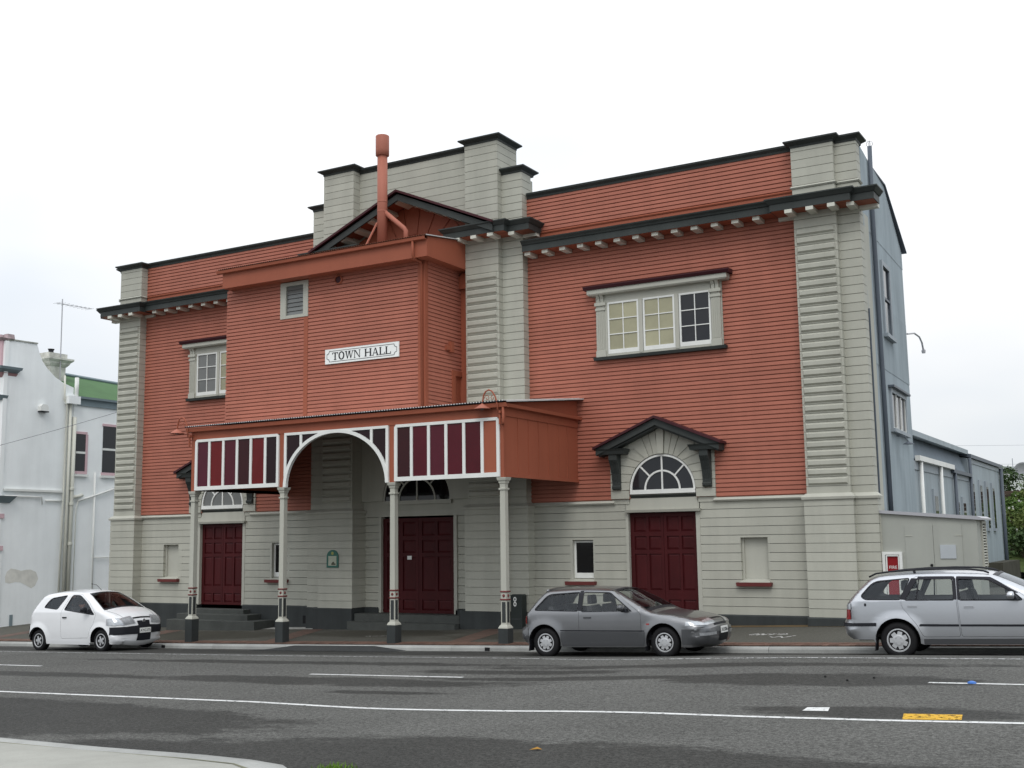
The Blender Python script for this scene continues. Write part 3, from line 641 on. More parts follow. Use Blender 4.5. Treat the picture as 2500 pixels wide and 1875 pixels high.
def door_bay(xd0, xd1, gmat):
    xc = (xd0+xd1)/2+.06; zc = 3.035; rr = .865; x0, x1 = xc-1.36, xc+1.36; ztop = 3.95; apex = 4.62; yf = -.075
    double_door(xd0, xd1, .05, 2.475)
    for q0, q1 in ((xd0-.075, xd0), (xd1, xd1+.10)): MB().box(q0, q1, -.01, .18, .05, 2.49).obj('door_frame', GREYT, HALL)
    MB().frus((xd0-.03, xd1+.13, -.10, .1, 2.485), (xd0-.05, xd1+.15, -.12, .1, 2.545)).obj('lintel', GREYT, HALL)
    MB().box(xc-rr-.01, xc+rr+.01, -.006, .2, 2.54, 2.83).obj('door_frieze', GREYT, HALL)
    for q0, q1 in ((xd0-.08, xc-rr-.012), (xc+rr+.012, xd1+.11)): MB().box(q0, q1, .0, .19, 2.55, 2.715).obj('grey_board', GREY, base)
    MB().frus((xc-rr, xc+rr, .0, .2, 2.83), (xc-rr-.0, xc+rr+.0, -.05, .2, 2.90)).obj('fan_ledge', DARK, HALL)
    fanlight(xc, zc, rr-.015, -.022, gmat)
    # surround: backing sheet with an arched hole, then one block for each voussoir
    sur = MB().band(arc(xc, zc, rr+.002, rr+.002, 0, 180, 40), [(xc+max(-1.34, min(1.34, 3*math.cos(R(180*i/40)))), min(zc+3*math.sin(R(180*i/40)), 4.6-.42*abs(max(-1.34, min(1.34, 3*math.cos(R(180*i/40))))))) for i in range(41)], yf+.022, .0).obj('arch_surround', GREY, HALL)
    top = lambda xx: apex-.42*abs(xx-xc)
    zs = [zc+.0+PG*k for k in range(6)]; an = [0, 13, 26, 39, 51, 61]
    g = .6
    for s in (1, -1):
        for k in range(5):                     # kinked blocks: radial at the arch, level towards the jamb
            a0, a1 = an[k]+g, an[k+1]-g; k0, k1 = zs[k], min(zs[k+1], ztop+.05)-.018
            kx = lambda a, z: max(rr*math.cos(R(a))+.10, min(1.0, rr*math.cos(R(a))+.25))
            P = arc(xc, zc, rr, rr, a0, a1, 4)
            P = [(xc+s*(p[0]-xc), p[1]) for p in P]
            q1 = (xc+s*max(1.02-.09*max(0, k-2), .6), k1); q0 = (xc+s*max(1.02-.09*max(0, k-3), .62), k0)
            P += [q1, (xc+s*1.36, k1), (xc+s*1.36, k0), q0]
            MB().prism(P, 'y', yf, .0).obj('voussoir', GREY, sur)
        for a0, a1 in ((61, 69), (69, 77), (77, 85)):
            A0, A1 = a0+g, a1-g; P = [(xc+s*(p[0]-xc), p[1]) for p in arc(xc, zc, rr, rr, A0, A1, 3)]
            def hit(a):
                c, sn = math.cos(R(a)), math.sin(R(a)); t = (apex-zc)/(sn+.42*c); return (xc+s*t*c, zc+t*sn)
            if a0 == 61: P += [hit(A1), (xc+s*.86, top(xc+.86)), (xc+s*.86, ztop+.06), (xc+s*.72, zs[4]+.2)]
            else: P += [hit(A1), hit(A0)]
            MB().prism(P, 'y', yf-.001, .0).obj('voussoir', GREY, sur)
        MB().box(min(xc+s*1.36, xc+s*(rr+.01)), max(xc+s*1.36, xc+s*(rr+.01)), yf, .1, 2.83, zc-.012).obj('voussoir', GREY, sur)
        MB().box(min(xc+s*1.36, xc+s*(rr+.04)), max(xc+s*1.36, xc+s*(rr+.04)), -.02, .1, 2.70, 2.818).obj('voussoir', GREY, sur)
    MB().prism([(xc-.075, zc+rr-.005), (xc+.075, zc+rr-.005), (xc+.105, apex-.045), (xc, apex), (xc-.105, apex-.045)], 'y', yf-.045, 0).obj('keystone', GREY, sur)
    # pediment, its returns and the console brackets
    p = MB(); roof = MB()
    for s in (1, -1):
        p.prism([(xc, 4.735), (xc+s*1.60, 4.735-.42*1.60), (xc+s*1.60, 4.57-.42*1.60), (xc, 4.57)], 'y', -.40, -.02)
        p.prism([(xc, 4.60), (xc+s*1.55, 4.60-.42*1.55), (xc+s*1.55, 4.52-.42*1.55), (xc, 4.52)], 'y', -.33, -.02)
        roof.prism([(xc, 4.80), (xc+s*1.66, 4.80-.42*1.66), (xc+s*1.66, 4.74-.42*1.66), (xc, 4.74)], 'y', -.47, .0)
    po = p.obj('door_pediment', DARK, HALL); roof.obj('pediment_roof', MAROON, po)
    for s in (1, -1):
        a, b = sorted((xc+s*.84, xc+s*1.56))
        MB().frus((a+.02, b-.02, -.36, .0, 3.92), (a, b, -.39, .0, 4.0)).frus((a, b, -.39, 0, 4.0), (a-.03, b+.03, -.43, 0, 4.05)).obj('return_cap', DARK, po)
        a, b = sorted((xc+s*1.06, xc+s*1.30))
        prof = [(-.07, 3.06), (-.11, 3.05), (-.16, 3.08), (-.17, 3.13), (-.13, 3.17), (-.13, 3.24), (-.17, 3.45), (-.25, 3.66), (-.32, 3.78), (-.33, 3.93), (-.07, 3.93)]
        br = MB().prism(prof, 'x', a+.01, b-.01)
        for k in range(4):
            xk = a+.03+.048*k; br.prism([(y-.012, z) for y, z in prof[4:9]] + [(-.1, 3.78), (-.1, 3.17)], 'x', xk, xk+.026)
        br.obj('console_bracket', DARK, po)
door_bay(11.36, 13.12, GDARK); door_bay(-3.06, -1.31, GFROST)
# central entrance under the canopy
double_door(3.83, 6.23, -.07, 2.50)
for q0, q1 in ((3.74, 3.83), (6.23, 6.33)): MB().box(q0, q1, -.0, .2, -.07, 2.55).obj('door_frame', GREYT, HALL)
ce = MB().box(3.2, 3.21, .12, .13, 1, 1.1).obj('entrance_wall', GREY, HALL)
grey_rows(ce, 3.22, 3.745, .05, .2, B0, 2.75); grey_rows(ce, 6.325, 6.98, .05, .2, B0, 2.75)
MB().box(3.2, 7.0, .04, .2, 2.55, 2.87).obj('door_frieze', GREYT, HALL)
fanlight(5.06, 2.98, 1.13, -.01, GBLACK, wmat=GREYT)
MB().band(arc(5.06, 2.98, 1.14, 1.14, 0, 180, 40), [(5.06+max(-1.86, min(1.94, 4*math.cos(R(180*i/40)))), min(2.98+4*math.sin(R(180*i/40)), 5.4)) for i in range(41)], -.055, .03).obj('arch_surround', GREY, HALL)
MB().box(4.66, 4.80, .085, .098, 1.37, 1.47).obj('notice', WHITE, HALL)
# steps
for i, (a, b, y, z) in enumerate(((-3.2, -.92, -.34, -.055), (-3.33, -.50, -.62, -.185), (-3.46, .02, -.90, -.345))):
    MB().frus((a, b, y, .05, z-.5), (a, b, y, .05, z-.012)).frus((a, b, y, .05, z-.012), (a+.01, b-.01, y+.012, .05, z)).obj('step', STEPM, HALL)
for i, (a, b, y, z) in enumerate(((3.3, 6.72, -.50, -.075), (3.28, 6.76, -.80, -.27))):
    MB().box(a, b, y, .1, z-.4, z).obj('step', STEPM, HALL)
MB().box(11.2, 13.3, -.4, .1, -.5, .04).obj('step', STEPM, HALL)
# ------------------------------------------------------------------ projecting booth on the front
XB0, XB1, YB = -.23, 6.65, -1.93
booth = MB().box(XB0+.02, XB1-.02, YB+.015, 0, 5.0, 9.5).obj('projecting_booth', REDD, HALL)
red_wall(booth, XB0, 2.64, 5.26, 9.10, YB, cuts=[(1.80, 2.79, 8.05, 9.2)])
red_wall(booth, 2.79, 6.45, 5.26, 9.10, YB, cuts=[(2.0, 2.79, 8.05, 9.2)])
n = int(round((9.10-5.26)/PR)); p = (9.10-5.26)/n
for i in range(n):      # right-hand side of the booth
    a = 5.26+i*p; b = a+p; y1 = -.72 if b < 6.38 else -.02
    MB().prism([(XB1-.03, a), (XB1+.002, a), (XB1+.002, a+.019), (XB1+.030, a+.022), (XB1+.024, b), (XB1-.03, b)], 'y', YB+.11, y1).obj('weatherboard', RED, booth)
MB().box(2.645, 2.785, YB-.035, YB+.02, 5.2, 9.1).obj('batten', REDD, booth)
MB().box(6.455, XB1+.034, YB-.036, YB+.02, 5.1, 9.1).box(XB1-.02, XB1+.036, YB+.02, YB+.10, 5.1, 9.1).obj('corner_board', REDD, booth)
bw = MB().box(1.80, 2.0, YB-.05, YB+.02, 8.05, 9.07).box(2.62, 2.79, YB-.05, YB+.02, 8.05, 9.07).box(2.0, 2.62, YB-.05, YB+.02, 8.05, 8.135).box(2.0, 2.62, YB-.05, YB+.02, 8.97, 9.07).obj('window', GREYT, booth)
for k in range(7):
    z = 8.135+.119*k
    MB().add([(2.0, YB-.015, z), (2.62, YB-.015, z), (2.62, YB+.012, z+.125), (2.0, YB+.012, z+.125)], [(0, 1, 2, 3)]).obj('louvre', GFROST, booth)
MB().lathe([(.13, 0), (.13, -.03), (.10, -.05), (.10, -.02)], (3.86, YB-.03, 8.93), 'y', 16).obj('round_vent', REDD, booth)
MB().lathe([(.095, 0), (.02, .001)], (3.86, YB-.052, 8.93), 'y', 16, caps=True).obj('vent_mesh', MAROON, booth)
# eave, gutter and roof of the booth
ev = MB().box(-.05, 7.0, -2.34, -2.30, 9.09, 9.53).box(6.96, 7.0, -2.30, -.05, 9.09, 9.60).prism([(-2.34, 9.60), (-.05, 9.60), (-.05, 9.93), (-2.34, 9.61)], 'x', 6.96, 6.999).box(-.05, -.01, -2.30, 0, 9.09, 9.60).obj('fascia', REDD, booth)
MB().box(-.04, 6.96, -2.30, -.0, 9.095, 9.12).obj('soffit', REDD, booth)
MB().prism([(-2.345, 9.51), (-2.44, 9.52), (-2.455, 9.60), (-2.44, 9.60), (-2.425, 9.535), (-2.345, 9.535)], 'x', -.2, 7.0).obj('gutter', REDD, booth)
def corrugated(x0, x1, ya, za, yb, zb, name, mat, parent, pitch=.076, amp=.011, n=6):
    m = int((x1-x0)/pitch); v = []
    for i in range(m*n+1):
        x = x0+(x1-x0)*i/(m*n); d = amp*math.sin(2*math.pi*i/n)
        v += [(x, ya, za+d), (x, yb, zb+d)]
    return MB().add(v, [(2*i, 2*i+1, 2*i+3, 2*i+2) for i in range(m*n)]).obj(name, mat, parent, smooth=True)
PALE = M('pale_iron', (.55, .55, .54), .5, .15, 4, spec=.3)
RUST = M('rust_red_iron', (.20, .075, .045), .6, .2, 3)
corrugated(-.18, 7.02, -2.48, 9.62, -.0, 9.96, 'roof', RUST, booth)
_f = MB().add([(6.985, -2.47, 9.635), (7.06, -2.47, 9.625), (7.06, 0, 9.965), (6.985, 0, 9.975), (7.06, -2.47, 9.60), (7.06, 0, 9.94)], [(0, 1, 2, 3), (1, 4, 5, 2)]).obj('barge_flashing', PALE, booth)
# downpipe on the corner
MB().tube([(6.60, -2.40, 9.54), (6.60, -2.40, 9.12), (6.59, -2.33, 9.07), (6.59, -2.03, 9.05), (6.59, -1.995, 8.98), (6.60, -1.995, 5.25)], .035, 8).obj('downpipe', REDD, booth, smooth=True)
# small fittings on the side wall
MB().prism([(-.30, 8.62), (.02, 8.62), (.02, 9.02), (-.20, 9.02), (-.30, 8.90)], 'y', 0, .3).obj('side_box', REDD, booth, loc=(6.95, -.34, 0))
MB().box(6.67, 6.78, -.88, -.74, 6.82, 7.10).box(6.67, 6.74, -1.05, -.88, 6.86, 6.98).obj('light_box', REDD, booth)
MB().box(6.62, 6.70, -.72, -.56, 5.2, 6.36).box(6.62, 6.70, -.56, -.03, 6.22, 6.36).box(6.62, 6.70, -.09, -.03, 5.2, 6.22).obj('door_frame', REDD, booth)
MB().box(6.60, 6.64, -.56, -.09, 5.2, 6.22).obj('side_door', REDD, booth)
# flue
FX, FY = 4.97, -1.5
fl = MB().lathe([(.138, 9.6), (.138, 12.4)], (FX, FY, 0), n=20).lathe([(.14, 11.02), (.144, 11.03), (.144, 11.05), (.14, 11.06)], (FX, FY, 0), n=20).lathe([(.14, 10.75), (.144, 10.76), (.144, 10.78), (.14, 10.79)], (FX, FY, 0), n=20).obj('flue', RED, HALL, smooth=True)
MB().lathe([(.145, 12.33), (.185, 12.35), (.187, 12.5), (.187, 12.90), (.175, 12.915), (.15, 12.90)], (FX, FY, 0), n=20).obj('flue_cowl', RED, fl, smooth=True)
MB().tube([(FX+.08, FY, 10.75), (FX+.72, FY, 10.20), (FX+.78, FY, 10.12), (FX+.77, FY, 9.7)], .066, 10).obj('flue_branch', RED, fl, smooth=True)
MB().tube([(FX-.1, FY-.1, 10.45), (FX-.42, FY-.3, 9.66)], .03, 6).obj('flue_stay', RED, fl)

# ------------------------------------------------------------------ town hall sign
SG = thing('hall_sign', 'long white enamel sign reading TOWN HALL on the red booth', 'sign', (4.65, -1.98, 6.64))
def notch(x0, x1, z0, z1, r, n=5):
    P = []
    for cx, cz, a in ((x0, z0, 90), (x1, z0, 180), (x1, z1, 270), (x0, z1, 360)):
        P += [(cx+r*math.cos(R(a-90*i/n)), cz+r*math.sin(R(a-90*i/n))) for i in range(n+1)]
    return P
ENAM = M('white_enamel', (.80, .82, .80), .3, .04, 2); INK = M('black_enamel', (.015, .016, .02), .4, .05)
MB().box(3.43, 5.873, -2.0, -1.965, 6.635, 7.033).obj('board', ENAM, SG)
P = notch(3.49, 5.815, 6.685, 6.983, .085); Q = notch(3.50, 5.805, 6.695, 6.973, .085)
MB().band(P+[P[0]], Q+[Q[0]], -2.006, -1.999).obj('border', INK, SG)
def letters(txt, x0, x1, z0, h, y, parent):
    Wd = {'T': .78, 'O': .80, 'W': 1.14, 'N': .88, 'H': .92, 'A': .88, 'L': .72, ' ': .42}
    tot = sum(Wd[c]+.07 for c in txt); k = (x1-x0)/tot; x = x0; S = h
    for c in txt:
        if c == ' ': x += (Wd[c]+.07)*k; continue
        w = Wd[c]*k; mb = MB(); dy = [0]
        tk, th, sr = .20*S, .085*S, .075*S      # thick, thin, serif height
        def q(P):
            dy[0] += .0004; mb.prism(P, 'y', y-.004-dy[0], y+.001)
        def r(a, b, c0, d): q([(x+a, z0+c0), (x+b, z0+c0), (x+b, z0+d), (x+a, z0+d)])
        sw = .17*S
        if c == 'T': r(w/2-tk/2, w/2+tk/2, 0, S); r(w/2-sw*1.25, w/2+sw*1.25, 0, sr); r(0, w, S-sr*1.2, S); r(0, th, S-.27*S, S); r(w-th, w, S-.27*S, S)
        if c == 'L': r(sw*.4, sw*.4+tk, 0, S); r(0, sw*.8+tk, S-sr, S); r(0, w, 0, sr*1.2); r(w-th, w, 0, .30*S)
        if c == 'H':
            for b0 in (sw*.4, w-sw*.4-tk): r(b0, b0+tk, 0, S); r(b0-sw*.4, b0+tk+sw*.4, 0, sr); r(b0-sw*.4, b0+tk+sw*.4, S-sr, S)
            r(sw*.4, w-sw*.4, S*.47, S*.47+th)
        if c == 'N':
            r(sw*.5, sw*.5+th, 0, S); r(w-sw*.5-th, w-sw*.5, 0, S); q([(x+sw*.4, z0+S), (x+sw*.4+tk*1.1, z0+S), (x+w-sw*.5, z0), (x+w-sw*.5-th*1.2, z0)])
            r(0, sw+th, 0, sr); r(w-sw-th, w, S-sr, S); r(0, sw, S-sr, S)
        if c == 'A':
            q([(x+sw*.5, z0), (x+sw*.5+th, z0), (x+w*.52, z0+S), (x+w*.43, z0+S)]); q([(x+w-sw*.5-tk, z0), (x+w-sw*.5, z0), (x+w*.56, z0+S), (x+w*.43, z0+S)])
            r(w*.28, w*.72, S*.28, S*.28+th); r(0, sw+th, 0, sr); r(w-sw-tk, w, 0, sr)
        if c == 'W':
            q([(x+sw*.4, z0+S), (x+sw*.4+tk, z0+S), (x+w*.34, z0), (x+w*.27, z0)]); q([(x+w*.27, z0), (x+w*.34, z0), (x+w*.53, z0+S), (x+w*.46, z0+S)])
            q([(x+w*.44, z0+S), (x+w*.44+tk, z0+S), (x+w*.74, z0), (x+w*.67, z0)]); q([(x+w*.67, z0), (x+w*.74, z0), (x+w-sw*.4, z0+S), (x+w-sw*.4-th, z0+S)])
            r(0, sw+tk, S-sr, S); r(w*.40, w*.40+sw+tk, S-sr, S); r(w-sw-th, w, S-sr, S)
        if c == 'O': mb.band([(x+w/2+(w/2-tk)*math.cos(R(a)), z0+S/2+(S/2-th)*math.sin(R(a))) for a in range(0, 361, 15)], [(x+w/2+w/2*math.cos(R(a)), z0+S/2+(S/2+.01)*math.sin(R(a))) for a in range(0, 361, 15)], y-.005, y+.001)
        mb.obj('letter', INK, parent); x += (Wd[c]+.07)*k
letters('TOWN HALL', 3.68, 5.64, 6.73, .205, -2.0, SG)

# ------------------------------------------------------------------ entrance canopy
CAN = thing('entrance_canopy', 'terracotta street canopy with coloured glass panels and an arch on four posts', 'canopy', (5.2, -3.7, -.58))
CX0, CX1, CY = .40, 10.0, -3.72
beam = MB().box(CX0-.05, CX1+.05, CY-.06, CY+.06, 4.625, 4.84).obj('beam', REDD, CAN)
for q, w in ((.42, .07), (3.515, .085), (6.945, .085), (9.985, .05)):
    MB().box(q-w, q+w, CY-.045, CY+.045, 3.245, 4.63).obj('post', REDD, CAN)
MB().prism([(CY-.07, 4.83), (CY-.17, 4.845), (CY-.19, 4.94), (CY-.175, 4.94), (CY-.155, 4.865), (CY-.07, 4.865)], 'x', CX0-.15, CX1+.2).obj('gutter', REDD, CAN)
corrugated(CX0-.15, CX1+.14, CY-.22, 4.985, .0, 5.42, 'roof', PALE, CAN)
v = []; m_ = int((CX1+.29-CX0)/.076)*6
for i in range(m_+1):
    xx = CX0-.15+(CX1-CX0+.29)*i/m_; d = .013*math.sin(2*math.pi*i/6); v += [(xx, CY-.222, 4.962), (xx, CY-.222, 4.985+d)]
MB().add(v, [(2*i, 2*i+1, 2*i+3, 2*i+2) for i in range(m_)]).obj('roof_edge', BLACKP, CAN)
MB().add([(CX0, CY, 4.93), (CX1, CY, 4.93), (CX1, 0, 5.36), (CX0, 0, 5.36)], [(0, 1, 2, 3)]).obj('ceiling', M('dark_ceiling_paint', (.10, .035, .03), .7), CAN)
MB().add([(CX1+.10, CY-.2, 4.985), (CX1+.22, CY-.2, 4.975), (CX1+.22, 0, 5.41), (CX1+.10, 0, 5.42), (CX1+.22, CY-.2, 4.945), (CX1+.22, 0, 5.38)], [(0, 1, 2, 3), (1, 4, 5, 2)]).obj('barge_flashing', PALE, CAN)
for sx, name in ((CX0, 'side_panel'), (CX1, 'side_panel')):
    sgn = 1 if sx > 5 else -1
    a, b = sorted((sx-.02*sgn, sx+.02*sgn))
    sp = MB().box(a, b, CY+.05, -.01, 3.275, 4.66).obj(name, REDD, CAN)
    a, b = sorted((sx-.02*sgn, sx+.045*sgn))
    MB().box(a, b, CY+.05, -.01, 4.66, 4.86).box(a, b, CY+.05, -.01, 3.275, 3.36).obj('side_rail', REDD, sp)
    MB().prism([(CY-.05, 4.87), (-.01, 4.87), (-.01, 5.37), (CY-.05, 4.95)], 'x', a+.01, b-.015).obj('side_gable', REDD, sp)
    a, b = sorted((sx+.045*sgn, sx+.16*sgn))
    MB().prism([(a, 4.84), (b, 4.855), (b+.012*sgn, 4.93), (a, 4.90)] if sgn > 0 else [(a, 4.93), (a, 4.855), (b, 4.84), (b, 4.90)], 'y', CY-.1, .0).obj('side_gutter', REDD, sp)
    for y in (-3.08, -2.58, -2.09, -1.60, -1.08, -.60):
        a, b = sorted((sx+.02*sgn, sx+.034*sgn)); MB().box(a, b, y-.022, y+.022, 3.36, 4.66).obj('batten', REDD, sp)
MB().tube([(10.09, -3.86, 4.84), (10.09, -3.86, 4.50), (10.06, -3.83, 4.44)], .032, 8).obj('downpipe', REDD, CAN, smooth=True)
GL = {k: M('glass_'+k, c, .2, .12, 2, spec=.22) for k, c in dict(maroon=(.075, .009, .018), red=(.125, .007, .008), plum=(.075, .010, .022), dark=(.035, .006, .008), black=(.016, .005, .007), wine=(.080, .006, .013), deep=(.068, .005, .010)).items()}
def glazed_panel(x0, x1, cols, divs, label):
    z0, z1 = 3.28, 4.63; y = CY-.06; f = .075
    fr = MB().box(x0, x1, y-.03, y+.03, z0, z0+.10).box(x0+.05, x1-.05, y-.03, y+.03, z1-.07, z1)
    fr.prism([(x0, z0+.10), (x0+f+.01, z0+.10), (x0+f+.01, z1-.07), (x0+.05, z1-.07), (x0+.05, z1-.005), (x0, z1-.06)], 'y', y-.03, y+.03)
    fr.prism([(x1-f-.0, z0+.10), (x1, z0+.10), (x1, z1-.06), (x1-.05, z1-.005), (x1-.05, z1-.07), (x1-f-.0, z1-.07)], 'y', y-.03, y+.03)
    for d in divs: fr.box(d-.038, d+.038, y-.026, y+.026, z0+.10, z1-.07)
    o = fr.obj('glazed_panel', WHITE, CAN); o['label'] = label
    e = [x0+f]+list(divs)+[x1-f]
    for i, c in enumerate(cols):
        MB().add([(e[i]+.0, y+random.uniform(-.004, .004), z0+.09), (e[i+1], y+random.uniform(-.004, .004), z0+.09), (e[i+1], y+random.uniform(-.004, .004), z1-.06), (e[i], y+random.uniform(-.004, .004), z1-.06)], [(0, 1, 2, 3)]).obj('pane', GL[c] if c in GL else REDD, o)
glazed_panel(.51, 3.425, ['plum', 'red', 'maroon', 'dark', 'red', 'black'], [1.02, 1.517, 2.0, 2.476, 2.967], 'left white-framed panel of red and plum glass')
glazed_panel(7.03, 9.945, ['dark', 'wine', 'maroon', 'wine', 'deep', 'terracotta'], [7.525, 8.015, 8.502, 8.992, 9.486], 'right white-framed panel of wine-red glass')
# arched middle panel
y = CY-.06
ar = MB().band(arc(5.23, 3.26, 1.545, 1.285, 0, 180, 40), arc(5.23, 3.26, 1.635, 1.37, 0, 180, 40), y-.045, y+.045)
ar.box(3.61, 6.85, y-.03, y+.03, 4.565, 4.63).box(3.605, 3.68, y-.031, y+.031, 3.25, 4.565).box(6.78, 6.855, y-.031, y+.031, 3.25, 4.565)
for d in (4.146, 6.348): ar.box(d-.036, d+.036, y-.026, y+.026, 3.26+1.33*math.sqrt(max(0, 1-((d-5.23)/1.59)**2)), 4.57)
aro = ar.obj('arch_panel', WHITE, CAN)
for s in (-1, 1):
    for (a, b) in ((.0, 1.10), (1.10, 1.56)):
        P = []
        for i in range(13):
            d = a+(b-a)*i/12; P.append((5.23+s*d, 3.26+1.32*math.sqrt(max(0, 1-(d/1.59)**2))))
        P += [(5.23+s*b, 4.58), (5.23+s*a, 4.58)] if a > 0 else [(5.23+s*b, 4.58), (5.23+s*.01, 4.585)]
        MB().add([(p[0], y, p[1]) for p in P], [tuple(range(len(P)))]).obj('pane', GL['black'], aro)
# four posts
def column(x, label):
    y0 = CY+.03; zg = fz(x, CY)
    def sq(mb, prof):
        for (w0, z0), (w1, z1) in zip(prof, prof[1:]): mb.frus((x-w0, x+w0, y0-w0, y0+w0, z0), (x-w1, x+w1, y0-w1, y0+w1, z1))
        return mb
    c = sq(MB(), [(.070, .70), (.066, 2.98), (.088, 2.985), (.09, 3.02), (.066, 3.03), (.068, 3.11), (.085, 3.14), (.088, 3.17), (.11, 3.20), (.12, 3.245), (.12, 3.262)]).obj('column', GREYT, CAN); c['label'] = label
    sq(MB(), [(.072, .02), (.072, .70)]).obj('lower_shaft', GREYT, c)
    sq(MB(), [(.122, zg-.12), (.122, -.075)]).obj('base_block', PLINTH, c)
    sq(MB(), [(.122, -.075), (.118, -.055), (.10, -.02), (.078, .0), (.072, .03)]).obj('base_moulding', GREYT, c)
    for z in (.55, .725): sq(MB(), [(.074, z-.018), (.088, z-.008), (.088, z+.008), (.074, z+.018)]).obj('ring', SILLM, c)
    for dx, dy, ax in ((0, -1, 'y'), (1, 0, 'x')):
        cx, cy = x+dx*.0725, y0+dy*.0725
        MB().lathe([(.034, 0), (.030, -.012 if ax == 'y' else .012), (.012, -.02 if ax == 'y' else .02)], (cx, cy, .637), ax, 14).obj('boss', SILLM, c)
        if ax == 'y': MB().box(x-.047, x+.047, y0-.0745, y0-.07, .05, .50).obj('inlay', PLINTH, c)
        else: MB().box(x+.07, x+.0745, y0-.047, y0+.047, .05, .50).obj('inlay', PLINTH, c)
for x, lb in ((.42, 'leftmost canopy post'), (3.515, 'second canopy post from the left'), (6.945, 'third canopy post from the left'), (9.985, 'rightmost canopy post')): column(x, lb)
# gooseneck lamps
def lamp(x, s, label):
    yy = -3.92; k = lambda dx, z: (x+dx, yy, z)
    pts = [k(.0, 4.72), k(-.02, 4.92), k(-.07, 5.09), k(-.15, 5.21), k(-.235, 5.25), k(-.32, 5.215), k(-.375, 5.13), k(-.40, 4.99), k(-.41, 4.93)]
    l = MB().tube(pts, .019, 8).obj('lamp', REDD, CAN, smooth=True); l['label'] = label
    MB().lathe([(.025, .09), (.03, .075), (.06, .06), (.19, -.03), (.195, -.045), (.185, -.035), (.05, .05)], (x-.41, yy, 4.86), n=20, caps=False).obj('shade', RED, l, smooth=True)
    MB().lathe([(.012, .02), (.045, 0), (.05, -.03), (.03, -.06)], (x-.41, yy, 4.86), n=10).obj('bulb', GFROST, l, smooth=True)
    for cx, sg in ((-.13, 1), (-.28, -1)):
        MB().tube([(x+cx+sg*(.075-.0045*i)*math.cos(i*.5), yy, 5.06+(.075-.0045*i)*math.sin(i*.5)) for i in range(15)], .008, 6).obj('scroll', REDD, l)
    MB().box(x-.03, x+.06, yy, CY-.02, 4.70, 4.76).box(x+.005, x+.04, yy+.02, yy+.06, 4.45, 4.75).obj('lamp_bracket', REDD, l)
lamp(9.99, 1, 'gooseneck lamp at the right end of the canopy'); lamp(.35, 1, 'gooseneck lamp at the left end of the canopy')

# ------------------------------------------------------------------ things on and by the front wall
PQ = thing('plaque', 'green arched heritage plaque with a cream panel on the grey wall', 'plaque', (2.59, -.6, 1.17))
yq = -.565
MB().prism([(2.385, 1.17), (2.795, 1.17), (2.795, 1.47)]+arc(2.59, 1.47, .205, .19, 0, 180, 12)[1:], 'y', yq-.022, yq).obj('board', M('plaque_green', (.055, .15, .12), .5, .1, 6), PQ)
MB().box(2.45, 2.735, yq-.027, yq-.02, 1.225, 1.49).obj('panel', M('plaque_cream', (.42, .45, .36), .5, .08, 8), PQ)
MB().prism([(2.555, 1.245), (2.71, 1.245), (2.70, 1.29), (2.66, 1.285), (2.655, 1.335), (2.60, 1.325), (2.565, 1.29)], 'y', yq-.030, yq-.026).obj('picture', M('plaque_print', (.10, .10, .07), .6), PQ)
MB().lathe([(.05, 0), (.03, -.006)], (2.59, yq-.022, 1.565), 'y', 6).obj('emblem', M('plaque_gold', (.35, .36, .12), .5), PQ)
UB = thing('utility_box', 'narrow dark metal box with white figures standing by the right post', 'box', (8.5, -.55, -.33))
MB().box(8.34, 8.66, -.62, -.38, -.38, .47).frus((8.34, 8.66, -.62, -.38, .47), (8.36, 8.64, -.60, -.40, .50)).obj('body', M('dark_green_metal', (.028, .034, .032), .45, .1), UB)
mb = MB()
for z in (.28, .40): mb.band([(8.46+.022*math.cos(R(a)), z-.018+.032*math.sin(R(a))) for a in range(0, 361, 30)], [(8.46+.045*math.cos(R(a)), z-.018+.06*math.sin(R(a))) for a in range(0, 361, 30)], -.626, -.6205)
mb.obj('figures', WHITE, UB)
MB().box(8.36, 8.60, -.626, -.619, -.13, -.09).obj('ledge', PLINTH, UB)

# ------------------------------------------------------------------ right-hand flank of the hall
ang = R(2.0); o_, d_ = Vector((17.30, .0, 0)), Vector((-math.sin(ang), math.cos(ang), 0)); n_ = Vector((math.cos(ang), math.sin(ang), 0))
def fp(y, z, off=0.0): q = o_ + d_*y + n_*off; return (q.x, q.y, z)
sidew = MB().add([fp(.12, -1, -.02), fp(5.72, -1, -.02), fp(5.72, 9.45, -.02), fp(3.5, 10.74, -.02), fp(1.6, 10.82, -.02), fp(.12, 10.96, -.02)], [(0, 1, 2, 3, 4, 5)]).obj('side_wall', BLUE, HALL)
def roofz(y): return 11.0-.15*y/1.6 if y < 1.6 else (10.85-.09*(y-1.6)/1.9 if y < 3.5 else 10.76-1.29*(y-3.5)/2.2)
for za, zb in ((-.9, 1.75), (1.73, 3.76), (3.74, 5.84), (5.82, 7.45), (7.43, 9.0), (8.98, 11.1)):
    nseg = 74; v = []
    for i in range(nseg*4+1):
        y = .12+5.6*i/(nseg*4); a = .009*math.sin(math.pi*i/2); e = .006*(1 if za in (-.9, 3.74, 7.43) else 2)
        v += [fp(y, za, a+e+.004), fp(y, min(zb, roofz(y)-.02), a+e)]
    MB().add(v, [(2*i, 2*i+1, 2*i+3, 2*i+2) for i in range(nseg*4)]).obj('cladding_sheet', BLUE, sidew)
MB().tube([fp(1.42, 11.15, .09), fp(1.30, 9.5, .09), fp(1.42, 5.6, .09), fp(1.50, 2.3, .09)], .055, 10).obj('vent_pipe', BLUED, HALL, smooth=True)
MB().tube([fp(.40, 7.0, .05), fp(.42, 2.2, .05)], .022, 6).obj('conduit', BLUED, HALL)
_c = fp(1.43, 11.22, .09)
